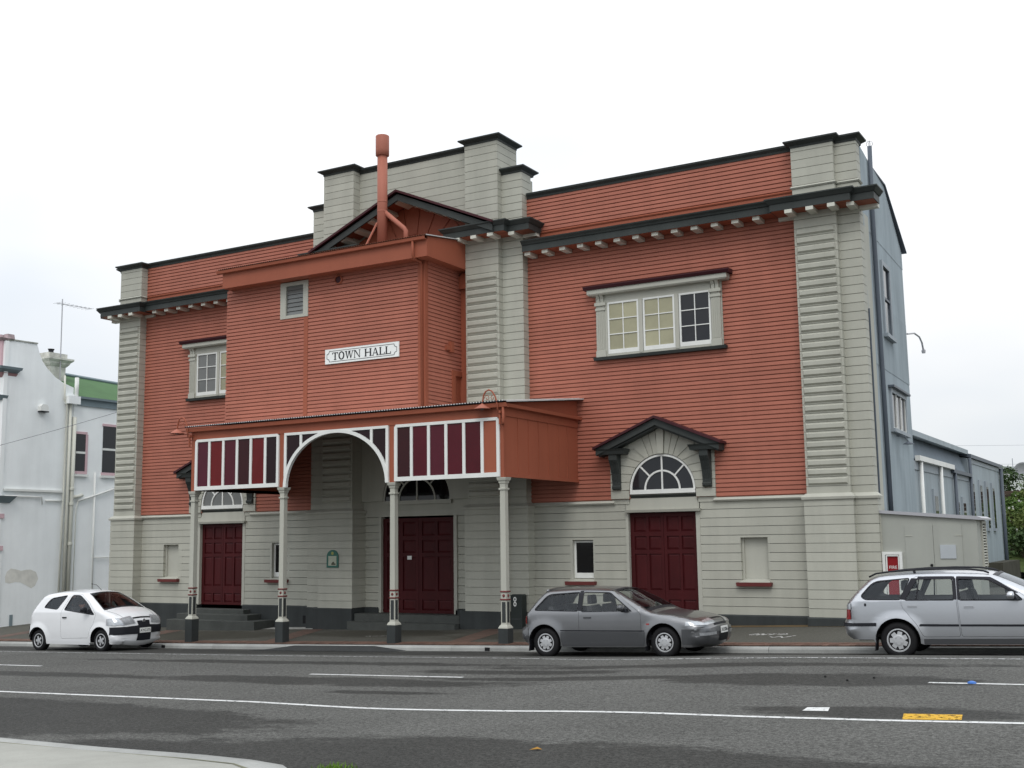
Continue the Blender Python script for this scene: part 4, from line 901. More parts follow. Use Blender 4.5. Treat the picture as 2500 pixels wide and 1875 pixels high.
MB().tube([(_c[0]+.075*math.cos(R(a)), _c[1], _c[2]+.075*math.sin(R(a))) for a in range(0, 361, 30)], .008, 5).tube([(_c[0], _c[1]+.075*math.cos(R(a)), _c[2]+.075*math.sin(R(a))) for a in range(0, 361, 30)], .008, 5).obj('vent_cage', GALV, HALL)
def side_window(y0, y1, z0, z1, label, hood=True, mid=None, glass_=GDARK):
    q = lambda a, b, c, d, e, f: MB().add([fp(a, c, e), fp(b, c, e), fp(b, d, e), fp(a, d, e), fp(a, c, f), fp(b, c, f), fp(b, d, f), fp(a, d, f)], [(0,3,2,1),(4,5,6,7),(0,1,5,4),(1,2,6,5),(2,3,7,6),(3,0,4,7)])
    def u(*bs):
        m = MB()
        for b in bs: t = q(*b); m.add(t.v, t.f)
        return m
    w = u((y0, y1, z1-.11, z1, .0, .07), (y0, y0+.12, z0, z1-.11, .0, .07), (y1-.12, y1, z0, z1-.11, .0, .07)).obj('window', BLUEL, HALL); w['label'] = label
    u((y0-.05, y1+.05, z0-.09, z0, .0, .13)).obj('sill', BLUEL, w)
    if hood: u((y0-.08, y1+.10, z1, z1+.05, .0, .16)).obj('hood', BLUED, w)
    u((y0+.12, y1-.12, z0, z1-.11, .012, .02)).obj('pane', glass_, w)
    s = [(y0+.12, y0+.16, z0, z1-.11, .02, .045), (y1-.16, y1-.12, z0, z1-.11, .02, .045), (y0+.16, y1-.16, z0, z0+.05, .02, .045)]
    if mid == 'h': s.append((y0+.16, y1-.16, (z0+z1)/2-.03, (z0+z1)/2+.03, .02, .05))
    if mid == 'v': s += [(y0+.12+(y1-y0-.24)*f-.03, y0+.12+(y1-y0-.24)*f+.03, z0+.05, z1-.11, .02, .05) for f in (.33, .66)]
    u(*s).obj('sash', WHITE if mid == 'v' else BLUED, w)
side_window(2.3, 3.4, 6.72, 8.55, 'tall sash window high on the blue-grey flank', False, 'h'); side_window(2.55, 4.75, 4.42, 5.42, 'wide window low on the blue-grey flank', True, 'v', GDARK)
MB().tube([fp(3.2, 4.28, .02), fp(3.2, 4.25, .22), fp(3.2, 4.12, .30)], .015, 6).lathe([(.02, .0), (.13, -.06), (.14, -.07)], fp(3.2, 4.13, .30), n=12).obj('wall_lamp', BLUED, HALL)
MB().tube([(17.1, 5.9, 7.25), (17.1, 6.9, 7.42), (17.1, 7.6, 7.42), (17.1, 7.95, 7.3), (17.1, 8.1, 7.1)], .025, 6).lathe([(.03, .05), (.06, 0), (.05, -.08)], (17.1, 8.12, 7.1), n=10).obj('lamp_arm', GALV, HALL)

# rear wing
WG = thing('rear_wing', 'low blue-grey rear wing with slit windows and white downpipes', 'building', (13, 15, 0))
MB().box(8, 17.0, 5.9, 15.4, -1, 3.75).obj('wall', BLUE, WG)
MB().box(8, 16.7, 5.9, 15.35, 3.7, 4.42).obj('upper_wall', BLUE, WG)
v = []; n = 62
for i in range(n*4+1):
    yy = 5.9+9.5*i/(n*4); a = .018*math.sin(math.pi*i/2); v += [(16.93+a, yy, 3.92), (16.72+a, yy, 4.55)]
MB().add(v, [(2*i, 2*i+1, 2*i+3, 2*i+2) for i in range(n*4)]).obj('cladding_sheet', M('blue_grey_ribbed_iron', (.17, .205, .235), .5, .08, streak=.08), WG)
MB().prism([(16.95, 4.53), (17.02, 4.53), (17.02, 4.68), (12, 5.6), (7.9, 4.68), (7.9, 4.53), (12, 5.45)], 'y', 5.9, 15.55).obj('roof', BLUE, WG)
MB().prism([(8, -1), (17.0, -1), (17.0, 4.4), (12.5, 5.3), (8, 4.4)], 'y', 15.41, 23.1).obj('end_wall', BLUE, WG)
MB().prism([(7.9, 4.42), (12.5, 5.34), (17.12, 4.42), (17.12, 4.54), (12.5, 5.46), (7.9, 4.54)], 'y', 15.41, 23.25).obj('end_roof', BLUED, WG)
MB().box(17.0, 17.03, 15.5, 23.1, 4.26, 4.42).box(17.0, 17.03, 5.95, 15.4, 3.6, 3.84).obj('fascia', BLUEL, WG)
MB().box(17.03, 17.16, 6.3, 11.8, 3.84, 3.98).obj('gutter', WHITE, WG); MB().box(17.03, 17.14, 11.8, 15.3, 3.75, 3.86).obj('gutter_end', BLUED, WG)
for yy, m in ((6.75, WHITE), (9.75, WHITE), (12.2, BLUED), (15.3, BLUED), (23.0, BLUED)): MB().tube([(17.09, yy, 3.9 if yy < 15 else 4.4), (17.09, yy, .0)], .055 if yy < 23 else .07, 8).obj('downpipe', m, WG, smooth=True)
def slit(y0, y1, z0, z1):
    w = MB().box(17.0, 17.05, y0-.12, y0, z0, z1+.2).box(17.0, 17.05, y1, y1+.06, z0, z1+.2).box(17.0, 17.05, y0, y1, z1, z1+.2).box(17.0, 17.09, y0-.12, y1+.08, z0-.1, z0).obj('window', BLUEL, WG)
    MB().box(17.0, 17.056, y0, y1, z0, z1).obj('pane', GDARK, w)
for y0 in (15.75, 17.55, 19.05, 20.65): slit(y0, y0+.45, 2.05, 3.55)
slit(8.75, 9.25, 1.6, 2.95); slit(12.6, 12.9, 1.6, 2.85); slit(13.7, 14.2, 1.6, 2.85)
MB().box(16.6, 17.5, 18.5, 23.4, -1, .82).obj('retaining_base', M('mossy_concrete', (.06, .058, .045), .9, .3, 3), WG)

# plant kiosk beside the hall
KIOSK = M('kiosk_grey_paint', (.35, .36, .325), .55, .05, 1, streak=.05)
KG = thing('plant_kiosk', 'stone-grey service kiosk with double doors and a louvre beside the hall', 'kiosk', (18.4, .4, -.1))
MB().prism([(17.40, -.6), (19.40, -.6), (19.40, 2.15), (17.40, 2.33)], 'y', -.05, 1.15).obj('body', KIOSK, KG)
MB().prism([(17.37, 2.335), (19.40, 2.15), (19.52, 2.14), (19.52, 2.18), (19.42, 2.225), (17.37, 2.40)], 'y', -.12, 1.3).obj('roof', GALV, KG)
for a, b in ((17.93, 18.505), (18.515, 19.09)): MB().box(a, b, -.066, -.045, -.1, 2.06).obj('door', KIOSK, KG)
MB().box(17.36, 17.44, -.075, -.04, -.5, 2.34).obj('corner_trim', GREYT, KG)
for z in (1.82, .3): MB().box(17.93, 18.08, -.075, -.06, z, z+.015).box(18.95, 19.10, -.075, -.06, z, z+.015).obj('hinge', GREYT, KG)
MB().box(18.64, 18.96, -.085, -.066, 1.34, 1.63).obj('blank_plate', M('pale_plate', (.42, .45, .47), .5), KG)
MB().lathe([(.03, 0), (.03, -.03), (.015, -.035)], (18.45, -.066, 1.2), 'y', 10).obj('lock', BLACK, KG)
lv = MB().box(19.40, 19.44, .44, .49, 1.15, 2.12).box(19.40, 19.44, .95, 1.0, 1.15, 2.12).box(19.40, 19.44, .49, .95, 2.07, 2.12).obj('louvre_frame', GREYT, KG)
MB().box(19.395, 19.403, .49, .95, 1.15, 2.07).obj('louvre_void', BLACK, lv)
for k in range(15): MB().prism([(19.405, 1.19+.06*k), (19.435, 1.165+.06*k), (19.44, 1.17+.06*k), (19.41, 1.20+.06*k)], 'y', .49, .95).obj('louvre_blade', GREYT, lv)
FS = thing('fire_cabinet', 'red fire service cabinet door in a white frame on the kiosk', 'cabinet', (17.63, -.08, .6))
MB().box(17.43, 17.49, -.12, -.05, .55, 1.49).box(17.79, 17.85, -.12, -.05, .55, 1.49).box(17.49, 17.79, -.12, -.05, 1.43, 1.49).obj('frame', WHITE, FS)
MB().box(17.505, 17.53, -.11, -.05, .55, 1.42).box(17.76, 17.78, -.11, -.05, .55, 1.42).box(17.53, 17.76, -.11, -.05, 1.395, 1.42).obj('inner_frame', WHITE, FS)
MB().box(17.53, 17.76, -.075, -.05, .55, 1.395).obj('door', M('signal_red', (.24, .012, .015), .4, .1), FS)
def text(s, x, z, size, y, parent, mat, width=None, ax='y'):
    cu = bpy.data.curves.new('lettering', 'FONT'); cu.body = s; cu.size = size; cu.align_x = 'CENTER'; cu.extrude = .001
    o = bpy.data.objects.new('tmp', cu); COL.objects.link(o); dg = bpy.context.evaluated_depsgraph_get(); me = bpy.data.meshes.new_from_object(o.evaluated_get(dg)); bpy.data.objects.remove(o)
    me.transform(Matrix.Rotation(R(90), 4, 'X')); me.transform(Matrix.Translation((x, y, z))); me.materials.clear(); me.materials.append(mat)
    return link('lettering', me, None, parent)
text('FIRE', 17.645, 1.125, .095, -.078, FS, WHITE); text('SPRINKLER', 17.645, 1.03, .048, -.078, FS, WHITE); text('INLET', 17.645, .93, .05, -.078, FS, WHITE)
# ------------------------------------------------------------------ neighbouring building on the left
NB = thing('white_neighbour_house', 'white rendered building with curved gable, green iron roof and pink trim left of the hall', 'building', (-16, 4, -.9))
XN = -12.1
gab = [(-.42, -1.6), (-.42, 9.05), (-.14, 9.10), (.78, 9.11), (.89, 8.81), (1.04, 8.51), (1.25, 8.28), (1.61, 8.0), (1.96, 7.84), (2.44, 7.70), (2.44, -1.6)]
MB().prism(gab, 'x', XN-.35, XN).obj('gable_wall', M('stained_pale_render', (.85, .875, .875), .75, .06, .9, bump=.15, bs=30, streak=.05), NB)
MB().prism([(-.44, 9.05), (-.14, 9.10), (.80, 9.115), (.80, 9.16), (-.44, 9.14)], 'x', XN-.38, XN+.03).obj('gable_coping', M('lichened_coping', (.36, .37, .33), .85, .4, 5), NB)
MB().box(-22, XN-.30, .0, 2.44, -1.6, 7.0).obj('front_block', NEIGH, NB)
MB().box(-20, XN-.0, 2.46, 12, -1.6, 7.08).obj('rear_block', NEIGH, NB)
MB().box(XN-.0, XN+.06, 2.62, 12, 7.06, 7.30).obj('eave_board', SLATEB, NB)
MB().prism([(XN+.02, 7.29), (XN+.16, 7.31), (XN+.17, 7.39), (XN+.03, 7.36)], 'y', 2.62, 12).obj('gutter', SLATEB, NB)
v = []
n = 100
for i in range(n*2+1):
    yy = 2.55+9.4*i/(n*2); a = .012*math.cos(math.pi*i); v += [(XN+.12, yy, 7.37+a), (-15.3, yy, 8.72+a-.09*(yy-2.55)*.3), ]
MB().add(v, [(2*i, 2*i+1, 2*i+3, 2*i+2) for i in range(n*2)]).obj('roof', GREENR, NB)
MB().tube([(-15.3, 2.5, 8.78), (-15.3, 12, 8.50)], .07, 6).obj('ridge', SLATEB, NB)
# corner pilaster with pink top, cornice and bands
MB().box(-13.6, -12.05, -.55, -.40, -1.6, 9.05).obj('corner_pier', NEIGH, NB)
MB().box(-13.8, -12.15, -.62, -.42, 8.12, 9.08).obj('pink_pier', PINK, NB)
MB().frus((-13.9, -12.12, -.66, -.40, 9.06), (-13.9, -12.02, -.74, -.36, 9.14)).frus((-13.9, -12.25, -.62, -.3, 9.14), (-13.9, -12.27, -.60, -.32, 9.28)).frus((-12.24, -12.02, -.50, -.2, 9.14), (-12.24, -12.04, -.48, -.22, 9.30)).obj('pier_cap', M('weathered_pink', (.40, .32, .33), .8, .3, 5), NB)
MB().frus((-13.9, -12.10, -.60, .0, 7.92), (-13.9, -11.95, -.75, .05, 8.04)).frus((-13.9, -11.93, -.78, .08, 8.04), (-13.9, -11.90, -.80, .10, 8.13)).obj('pier_cornice', SLATEB, NB)
MB().frus((-13.9, -12.15, -.55, -.05, 7.75), (-13.9, -12.04, -.66, .0, 7.92)).obj('pier_moulding', M('dusty_pink', (.34, .20, .20), .7), NB)
MB().frus((-13.9, -12.08, -.62, -.40, 6.95), (-13.9, -12.0, -.72, -.36, 7.12)).obj('pier_band', SLATEB, NB)
MB().frus((-13.9, -12.05, -.7, -.1, 3.38), (-13.9, -11.85, -.85, .05, 3.62)).obj('string_cornice', SLATEB, NB)
for z in (2.85, 1.75): MB().box(-13.9, -12.03, -.64, -.3, z, z+.16).obj('pink_band', PINK, NB)
for k in range(9): MB().box(-13.9, -12.05, -.60, -.32, -.6+.25*k, -.6+.25*k+.232).obj('quoin', NEIGH, NB)
# pipes and conduits on the side wall
def pipe(pts, r, m=NEIGHW, nm='pipe'): MB().tube(pts, r, 8).obj(nm, m, NB, smooth=True)
X1 = XN+.07
pipe([(X1, 1.97, 8.1), (X1, 2.0, 7.2), (X1, 2.12, 7.0), (X1, 2.10, 3.8), (X1, 2.04, -.5)], .035)
pipe([(X1, 2.27, 7.08), (X1, 2.27, 3.8), (X1, 2.25, -.5)], .055); pipe([(X1, 2.51, 8.08), (X1, 2.51, 7.3)], .075, WHITE)
pipe([(X1, 2.47, 6.6), (X1, 2.46, 3.8), (X1, 2.44, -.5)], .075, NEIGHW); pipe([(X1, 2.47, 3.65), (X1, 2.75, 3.68), (X1, 2.95, 3.74)], .06, NEIGHW)
for z in (3.95, 3.4, 1.95): MB().lathe([(.095, -.05), (.1, -.03), (.1, .03), (.095, .05)], (X1, 2.45, z), n=12).obj('pipe_collar', NEIGHW, NB)
MB().box(XN, XN+.25, 2.05, 2.57, 7.07, 7.36).obj('rainwater_head', NEIGH, NB)
pipe([(X1-.02, -.3, 3.63), (X1-.02, 1.2, 3.62), (X1-.02, 1.22, 3.36)], .025, WHITE); pipe([(X1-.02, 1.36, 3.50), (X1-.02, 2.1, 3.51)], .03, WHITE)
MB().box(XN, XN+.08, -.35, 2.08, 3.80, 3.88).obj('string_course', WHITE, NB)
pipe([(X1, 2.75, 3.52), (X1, 3.4, 3.70), (X1, 5.0, 4.2)], .035, WHITE); pipe([(X1, 3.49, 4.6), (X1, 3.53, -.3)], .03, WHITE); pipe([(X1, 3.53, 1.44), (X1, 5.5, 1.43)], .02, WHITE)
pipe([(X1, 2.76, 3.5), (X1, 2.68, 3.2), (X1, 2.66, -.4)], .015)
MB().prism([(.93, 6.70), (1.25, 6.70), (1.25, 6.86), (1.18, 6.94), (1.0, 6.94), (.93, 6.86)], 'x', XN, XN+.16).obj('vent_hood', WHITE, NB); MB().box(XN, XN+.18, .92, 1.26, 6.66, 6.70).obj('vent_mouth', BLACKP, NB)
MB().box(XN, XN+.02, .12, .24, -.85, -.45).obj('wall_hatch', SLATEB, NB)
mb = MB(); P = [(-.1, .66), (.05, .62), (.3, .66), (.5, .64), (.7, .55), (.95, .42), (1.1, .5), (1.22, .75), (1.12, .98), (.9, 1.07), (.72, 1.07), (.6, 1.05), (.5, 1.04), (.4, 1.07), (.28, 1.1), (.1, 1.13), (-.06, 1.02), (-.12, .85)]
mb.add([(XN+.004, p[0], p[1]) for p in P], [tuple(range(len(P)))]).obj('bare_render_patch', M('bare_render', (.66, .65, .60), .9, .15, 4), NB)
def nwin(y0, y1, z0, z1):
    w = MB().box(XN-.0, XN+.03, y0-.04, y1+.06, z1-.0, z1+.09).box(XN, XN+.03, y1-.0, y1+.10, z0, z1).box(XN, XN+.03, y0-.04, y1+.1, z0-.10, z0).obj('window', PINK, NB)
    MB().box(XN, XN+.012, y0, y1, z0, z1).obj('pane', GDARK, w); MB().box(XN+.012, XN+.03, y0, y1, (z0+z1)/2-.04, (z0+z1)/2+.04).obj('meeting_rail', WHITE, w)
    MB().box(XN, XN+.09, y0-.08, y1+.12, z0-.20, z0-.12).obj('sill', WHITE, w)
nwin(2.62, 3.05, 4.62, 6.0); nwin(3.85, 4.75, 4.62, 6.38)
# chimney and aerial
CHM = M('stained_chimney', (.52, .52, .47), .85, .35, 4)
ch = MB().box(-15.0, -14.2, 3.0, 3.72, 7.4, 8.80).frus((-15.02, -14.18, 2.98, 3.74, 8.80), (-15.1, -14.1, 2.90, 3.82, 8.90)).frus((-15.1, -14.1, 2.9, 3.82, 8.90), (-15.12, -14.08, 2.88, 3.84, 8.96)).frus((-15.12, -14.08, 2.88, 3.84, 8.96), (-15.22, -13.98, 2.78, 3.94, 9.05)).box(-15.22, -13.98, 2.78, 3.94, 9.05, 9.12).box(-15.15, -14.1, 2.85, 3.7, 9.12, 9.30).obj('chimney', CHM, NB)
MB().lathe([(.12, 9.28), (.09, 9.42), (.13, 9.5), (.1, 9.5)], (-14.5, 3.25, 0), n=12).obj('chimney_pot', BLACKP, ch)
AE = thing('tv_aerial', 'thin television aerial on a tall mast above the white building chimney', 'aerial', (-14.5, 3.35, 9.4))
MB().tube([(-14.05, 3.35, 8.2), (-14.05, 3.33, 11.45)], .022, 6).obj('mast', GALV, AE)
MB().tube([(-14.05, 3.05, 11.24), (-14.05, 4.75, 11.30)], .014, 5).obj('boom', GALV, AE)
for k in range(9): yy = 3.1+.19*k; MB().tube([(-14.3, yy, 11.26), (-13.8, yy, 11.26)], .008, 4).obj('element', GALV, AE)
# overhead cables
WIRE = M('grey_wire', (.25, .26, .28), .6)
def cable(p0, p1, sag, r, label):
    p0, p1 = Vector(p0), Vector(p1)
    pts = [p0.lerp(p1, i/16)+Vector((0, 0, -sag*4*(i/16)*(1-i/16))) for i in range(17)]
    o = MB().tube(pts, r, 5).obj('overhead_cable', WIRE); o['label'] = label; o['category'] = 'cable'
cable((-15.0, -1.6, 4.75), (-7.06, .3, 6.3), .06, .010, 'thin dark cable running from the white building to the hall')

# ------------------------------------------------------------------ bank behind the wing
BANK = M('grassy_bank', (.06, .085, .025), .9, .4, 1.5, fine=.3)
def hz(x, y): return .3 + max(0, min(y, 32.4)-23.5)*.29 + .12*math.sin(x*.9)+.1*math.sin(y*.7+x*.3)
grid(frange(2, 40, 1.0), frange(23.6, 60, 1.0), lambda x, y: min(hz(x, y), 9+.02*y)).obj('hillside', BANK, kind='structure', smooth=True)
LEAF = [M('leaf_green_a', (.065, .115, .025), .7, .3, 9), M('leaf_green_b', (.05, .085, .03), .7, .3, 9), M('leaf_green_c', (.10, .13, .035), .7, .3, 9)]
BARK = M('bark', (.09, .07, .05), .9, .2, 5); PETAL = M('white_petals', (.75, .75, .70), .7)
def shrub(x, y, r, h, mat, label, flowers=0, n=1500, name='shrub'):
    z0 = hz(x, y)-.1
    t = thing(name, label, 'shrub', (x, y, z0)); mb = MB()
    cl = [(random.gauss(0, .5)*r, random.gauss(0, .5)*r, h*(.25+.6*random.random()), random.uniform(.25, .5)*r) for _ in range(14)]
    for i in range(n):
        c = random.choice(cl); d = Vector((random.gauss(0, 1), random.gauss(0, 1), random.gauss(0, 1))).normalized()*c[3]*random.uniform(.6, 1.05)
        p = Vector((x+c[0], y+c[1], z0+c[2]))+d; p.z = max(p.z, z0)
        s = random.uniform(.05, .11); a = Vector((random.gauss(0, 1), random.gauss(0, 1), random.gauss(0, .5))).normalized(); b = a.cross(Vector((random.gauss(0, 1), random.gauss(0, 1), random.gauss(0, 1)))).normalized()
        mb.add([p-a*s, p+b*s*.45, p+a*s, p-b*s*.45], [(0, 1, 2, 3)])
    mb.obj('foliage', mat, t)
    st = MB()
    for i in range(6): c = cl[i]; st.tube([(x, y, z0-.2), (x+c[0]*.5, y+c[1]*.5, z0+c[2]*.6), (x+c[0], y+c[1], z0+c[2])], [.05, .035, .015], 5)
    st.obj('stem', BARK, t)
    if flowers:
        fm = MB()
        for i in range(flowers):
            c = random.choice(cl); d = Vector((random.gauss(0, 1), -abs(random.gauss(0, 1)), random.gauss(0, 1))).normalized()*c[3]*1.05; p = Vector((x+c[0], y+c[1], z0+c[2]))+d
            k_ = random.uniform(.02, .04); fm.add([(p.x-k_, p.y, p.z-k_), (p.x+k_, p.y, p.z-k_), (p.x+k_, p.y-.02, p.z+k_), (p.x-k_, p.y-.02, p.z+k_)], [(0, 1, 2, 3)])
        fm.obj('flowers', PETAL, t, kind='stuff')
for (x, y, r, h, m, f, lb) in ((17.6, 25.5, .9, 1.3, 1, 0, 'dark low shrub at the foot of the bank beside the wing'), (16.9, 26.5, 1.0, 1.3, 0, 26, 'lower green shrub with white flowers on the bank'), (18.2, 27.0, 1.1, 1.5, 2, 20, 'lower yellow-green flowering shrub at the right frame edge'),
        (16.6, 28.5, 1.0, 1.3, 2, 22, 'middle pale green shrub with white flowers below the fence'), (17.9, 29.5, 1.2, 1.4, 0, 16, 'middle green shrub below the fence at the right frame edge'), (16.2, 30.8, .9, 1.2, 0, 14, 'upper green shrub close under the wooden fence'), (17.4, 31.6, 1.0, 1.2, 2, 10, 'upper yellow-green shrub under the wooden fence at the right')):
    shrub(x, y, r, h, LEAF[m], lb, f)
FN = thing('timber_fence', 'weathered brown timber retaining fence on top of the bank', 'fence', (17, 32.6, 3))
FNM = M('weathered_timber', (.07, .05, .04), .9, .25, 4, ov=.3)
for k in range(5): MB().box(13.5, 21, 32.6, 32.66, 2.95+.18*k, 3.115+.18*k).obj('board', FNM, FN)
for k in range(5): MB().box(14+1.6*k, 14.14+1.6*k, 32.5, 32.6, 2.4, 3.95).obj('post', FNM, FN)
for (x, y, r, h, m, lb) in ((15.9, 34.0, 1.3, 2.2, 1, 'dark bush behind the fence beside the wing'), (17.6, 34.5, 1.2, 1.8, 0, 'green bush behind the fence at the right frame edge')):
    shrub(x, y, r, h, LEAF[m], lb, 0, 1800)
FH = thing('far_house', 'far white house with a low pale roof behind the bank', 'house', (17, 44, 4))
MB().box(13.2, 24, 43, 50, 2.5, 5.0).obj('wall', M('far_white_wall', (.66, .68, .68), .7), FH)
MB().prism([(12.8, 5.6), (13.0, 5.55), (24, 4.6), (24, 4.75), (13, 5.70), (12.8, 5.72)], 'y', 42.6, 50).obj('roof', M('pale_roof', (.42, .45, .47), .6), FH)
DS = thing('satellite_dish', 'small grey satellite dish on the roof at the right frame edge', 'dish', (16.25, 38, 4.3))
MB().lathe([(.02, 0), (.2, -.02), (.36, -.07), (.45, -.13), (.455, -.125), (.36, -.055), (.02, .02)], (16.3, 38, 5.0), 'y', 20).obj('reflector', M('dish_grey', (.30, .31, .33), .5), DS, smooth=True)
MB().tube([(16.3, 38.05, 3.2), (16.3, 38.05, 4.95)], .03, 6).obj('mast', GALV, DS); MB().tube([(16.3, 37.9, 4.6), (16.2, 37.4, 4.75)], .015, 5).obj('feed_arm', GALV, DS)
for k, (z, lb) in enumerate(((7.05, 'highest thin power line in the sky right of the wing'), (5.95, 'middle thin power line in the sky right of the wing'), (5.75, 'lowest thin power line in the sky right of the wing'))):
    cable((6, 47, z+.4), (34, 45, z-.4), .3, .007, lb)
UP = thing('power_pole', 'thin far power pole behind the bank', 'pole', (14.9, 46, 3)); MB().tube([(14.9, 46, 2.5), (14.9, 46, 6.15)], .02, 6).obj('pole', WIRE, UP)
# ------------------------------------------------------------------ cars
def pin(p, poly):
    c = False; j = len(poly)-1
    for i in range(len(poly)):
        a, b = poly[i], poly[j]
        if (a[1] > p[1]) != (b[1] > p[1]) and p[0] < (b[0]-a[0])*(p[1]-a[1])/(b[1]-a[1])+a[0]: c = not c
        j = i
    return c
def rounded(poly, r, n=4):
    out = []; m = len(poly)
    for i in range(m):
        p, a, b = Vector(poly[i]), Vector(poly[i-1]), Vector(poly[(i+1) % m])
        ua, ub = (a-p), (b-p); k = min(r if not isinstance(r, list) else r[i], ua.length*.45, ub.length*.45)
        A, B = p+ua.normalized()*k, p+ub.normalized()*k
        for t in range(n+1):
            t /= n; q = A*(1-t)**2+p*2*t*(1-t)+B*t*t; out.append((q.x, q.y))
    return out
def inset(poly, d):
    m = len(poly); area = sum(poly[i][0]*poly[(i+1) % m][1]-poly[(i+1) % m][0]*poly[i][1] for i in range(m)); s = 1 if area > 0 else -1; out = []
    for i in range(m):
        p, a, b = Vector(poly[i]), Vector(poly[i-1]), Vector(poly[(i+1) % m])
        e1, e2 = (p-a), (b-p)
        n1 = Vector((-e1.y, e1.x)).normalized() if e1.length > 1e-6 else Vector((0, 0)); n2 = Vector((-e2.y, e2.x)).normalized() if e2.length > 1e-6 else n1
        n = (n1+n2); n = n.normalized() if n.length > 1e-6 else n1
        q = p+n*d*s; out.append((q.x, q.y))
    return out
class Car:
    def __init__(s, spec):
        s.__dict__.update(spec)
        # smooth, dense silhouette from front-bottom over the roof to rear-bottom
        P = [(Vector((p[0], p[1])), p[2]) for p in s.sil]; D = []
        for i in range(len(P)-1):
            p0 = P[max(i-1, 0)][0]; p1, p2 = P[i][0], P[i+1][0]; p3 = P[min(i+2, len(P)-1)][0]; n = max(2, int((p2-p1).length/.045))
            for k in range(n):
                t = k/n; a, b = p1, p2; m1, m2 = (p2-p0)*.5*s.tens, (p3-p1)*.5*s.tens
                L = (p2-p1).length
                if m1.length > L: m1 *= L/m1.length
                if m2.length > L: m2 *= L/m2.length
                q = a*(2*t**3-3*t*t+1)+m1*(t**3-2*t*t+t)+b*(-2*t**3+3*t*t)+m2*(t**3-t*t)
                D.append((q.x, q.y, P[i][1]*(1-t)+P[i+1][1]*t, i+t))
        D.append((P[-1][0].x, P[-1][0].y, P[-1][1], len(P)-1.0)); s.D = D
    def W(s, x, z):
        if z < s.zb: w = s.w - s.low*max(0, (s.zm-z))**2/.1 - s.up*max(0, z-s.zm)**2
        else: w = s.w - s.up*(s.zb-s.zm)**2 - s.tum*(z-s.zb) - .06*max(0, z-s.zb-.1)**2
        return w
    def near(s, x, z):
        best = (9, .1)
        for a, b in zip(s.D, s.D[1:]):
            ex, ez = b[0]-a[0], b[1]-a[1]; l = ex*ex+ez*ez
            t = max(0, min(1, ((x-a[0])*ex+(z-a[1])*ez)/l)) if l > 0 else 0
            d = math.hypot(x-a[0]-ex*t, z-a[1]-ez*t)
            if d < best[0]: best = (d, a[2]+(b[2]-a[2])*t)
        return best
    def y(s, x, z):
        d, r = s.near(x, z); w = s.W(x, z)
        if d < r: w -= r-math.sqrt(max(0, r*r-(r-d)**2))
        for (cx, cz, rr, am) in s.flare:
            q = math.hypot(x-cx, z-cz)
            if rr < q+.02 and q < rr+.12 and z > cz-.12: w += am*(1-max(0, (q-rr))/.12)
        return w
    def norm(s, x, z):
        e = .01; a = (s.y(x+e, z)-s.y(x-e, z))/(2*e); b = (s.y(x, z+e)-s.y(x, z-e))/(2*e); return Vector((-a, 1, -b)).normalized()
    def sheet(s, poly, holes, off=0.0, step=.06, sides=(1, -1), y=True):
        """tessellate a side-view polygon, slice it into a fine mesh and bend it on to the body side"""
        loops = [[Vector((p[0], p[1], 0)) for p in L] for L in [poly]+list(holes)]; flat = [v for L in loops for v in L]
        bm = bmesh.new(); vs = [bm.verts.new(v) for v in flat]
        for t in tessellate_polygon(loops):
            try: bm.faces.new([vs[i] for i in t])
            except ValueError: pass
        xs = [p[0] for p in poly]; zs = [p[1] for p in poly]
        k = math.ceil(min(xs)/step)*step
        while k < max(xs): bmesh.ops.bisect_plane(bm, geom=bm.verts[:]+bm.edges[:]+bm.faces[:], plane_co=(k, 0, 0), plane_no=(1, 0, 0), dist=1e-5); k += step
        k = math.ceil(min(zs)/step)*step; st = step*.75
        while k < max(zs): bmesh.ops.bisect_plane(bm, geom=bm.verts[:]+bm.edges[:]+bm.faces[:], plane_co=(0, k, 0), plane_no=(0, 1, 0), dist=1e-5); k += st
        bm.verts.ensure_lookup_table(); bm.verts.index_update()
        V = [(v.co.x, v.co.y) for v in bm.verts]; F = [tuple(v.index for v in f.verts) for f in bm.faces]; bm.free()
        out = MB()
        Y = []
        for x, z in V:
            if off:
                n = s.norm(x, z); Y.append((x+n.x*off, s.y(x, z)+n.y*off, z+n.z*off))
            else: Y.append((x, s.y(x, z), z))
        for sd in sides: out.add([(p[0], p[1]*sd, p[2]) for p in Y], [f if sd > 0 else f[::-1] for f in F])
        return out
    def strip_pt(s, i, t, off=0.0):
        x, z, r, u = s.D[i]; a = s.D[max(i-1, 0)]; b = s.D[min(i+1, len(s.D)-1)]
        tx, tz = b[0]-a[0], b[1]-a[1]; l = math.hypot(tx, tz) or 1; nx, nz = tz/l, -tx/l     # outward (path runs front -> rear over the top)
        if nz*1 < -.2 and z > s.zm: nx, nz = -nx, -nz
        hw = s.W(x, z)-r; k = 0
        for (u0, c) in s.crown:
            if u >= u0: k = c
        k = k*(1-t*t)+off
        return (x+nx*k, hw*t, z+nz*k)
    def strip(s, i0, i1, t0=-1, t1=1, off=0.0, n=13):
        v = [s.strip_pt(i, t0+(t1-t0)*k/(n-1), off) for i in range(i0, i1+1) for k in range(n)]
        return MB().add(v, [(j*n+k, j*n+k+1, (j+1)*n+k+1, (j+1)*n+k) for j in range(i1-i0) for k in range(n-1)])
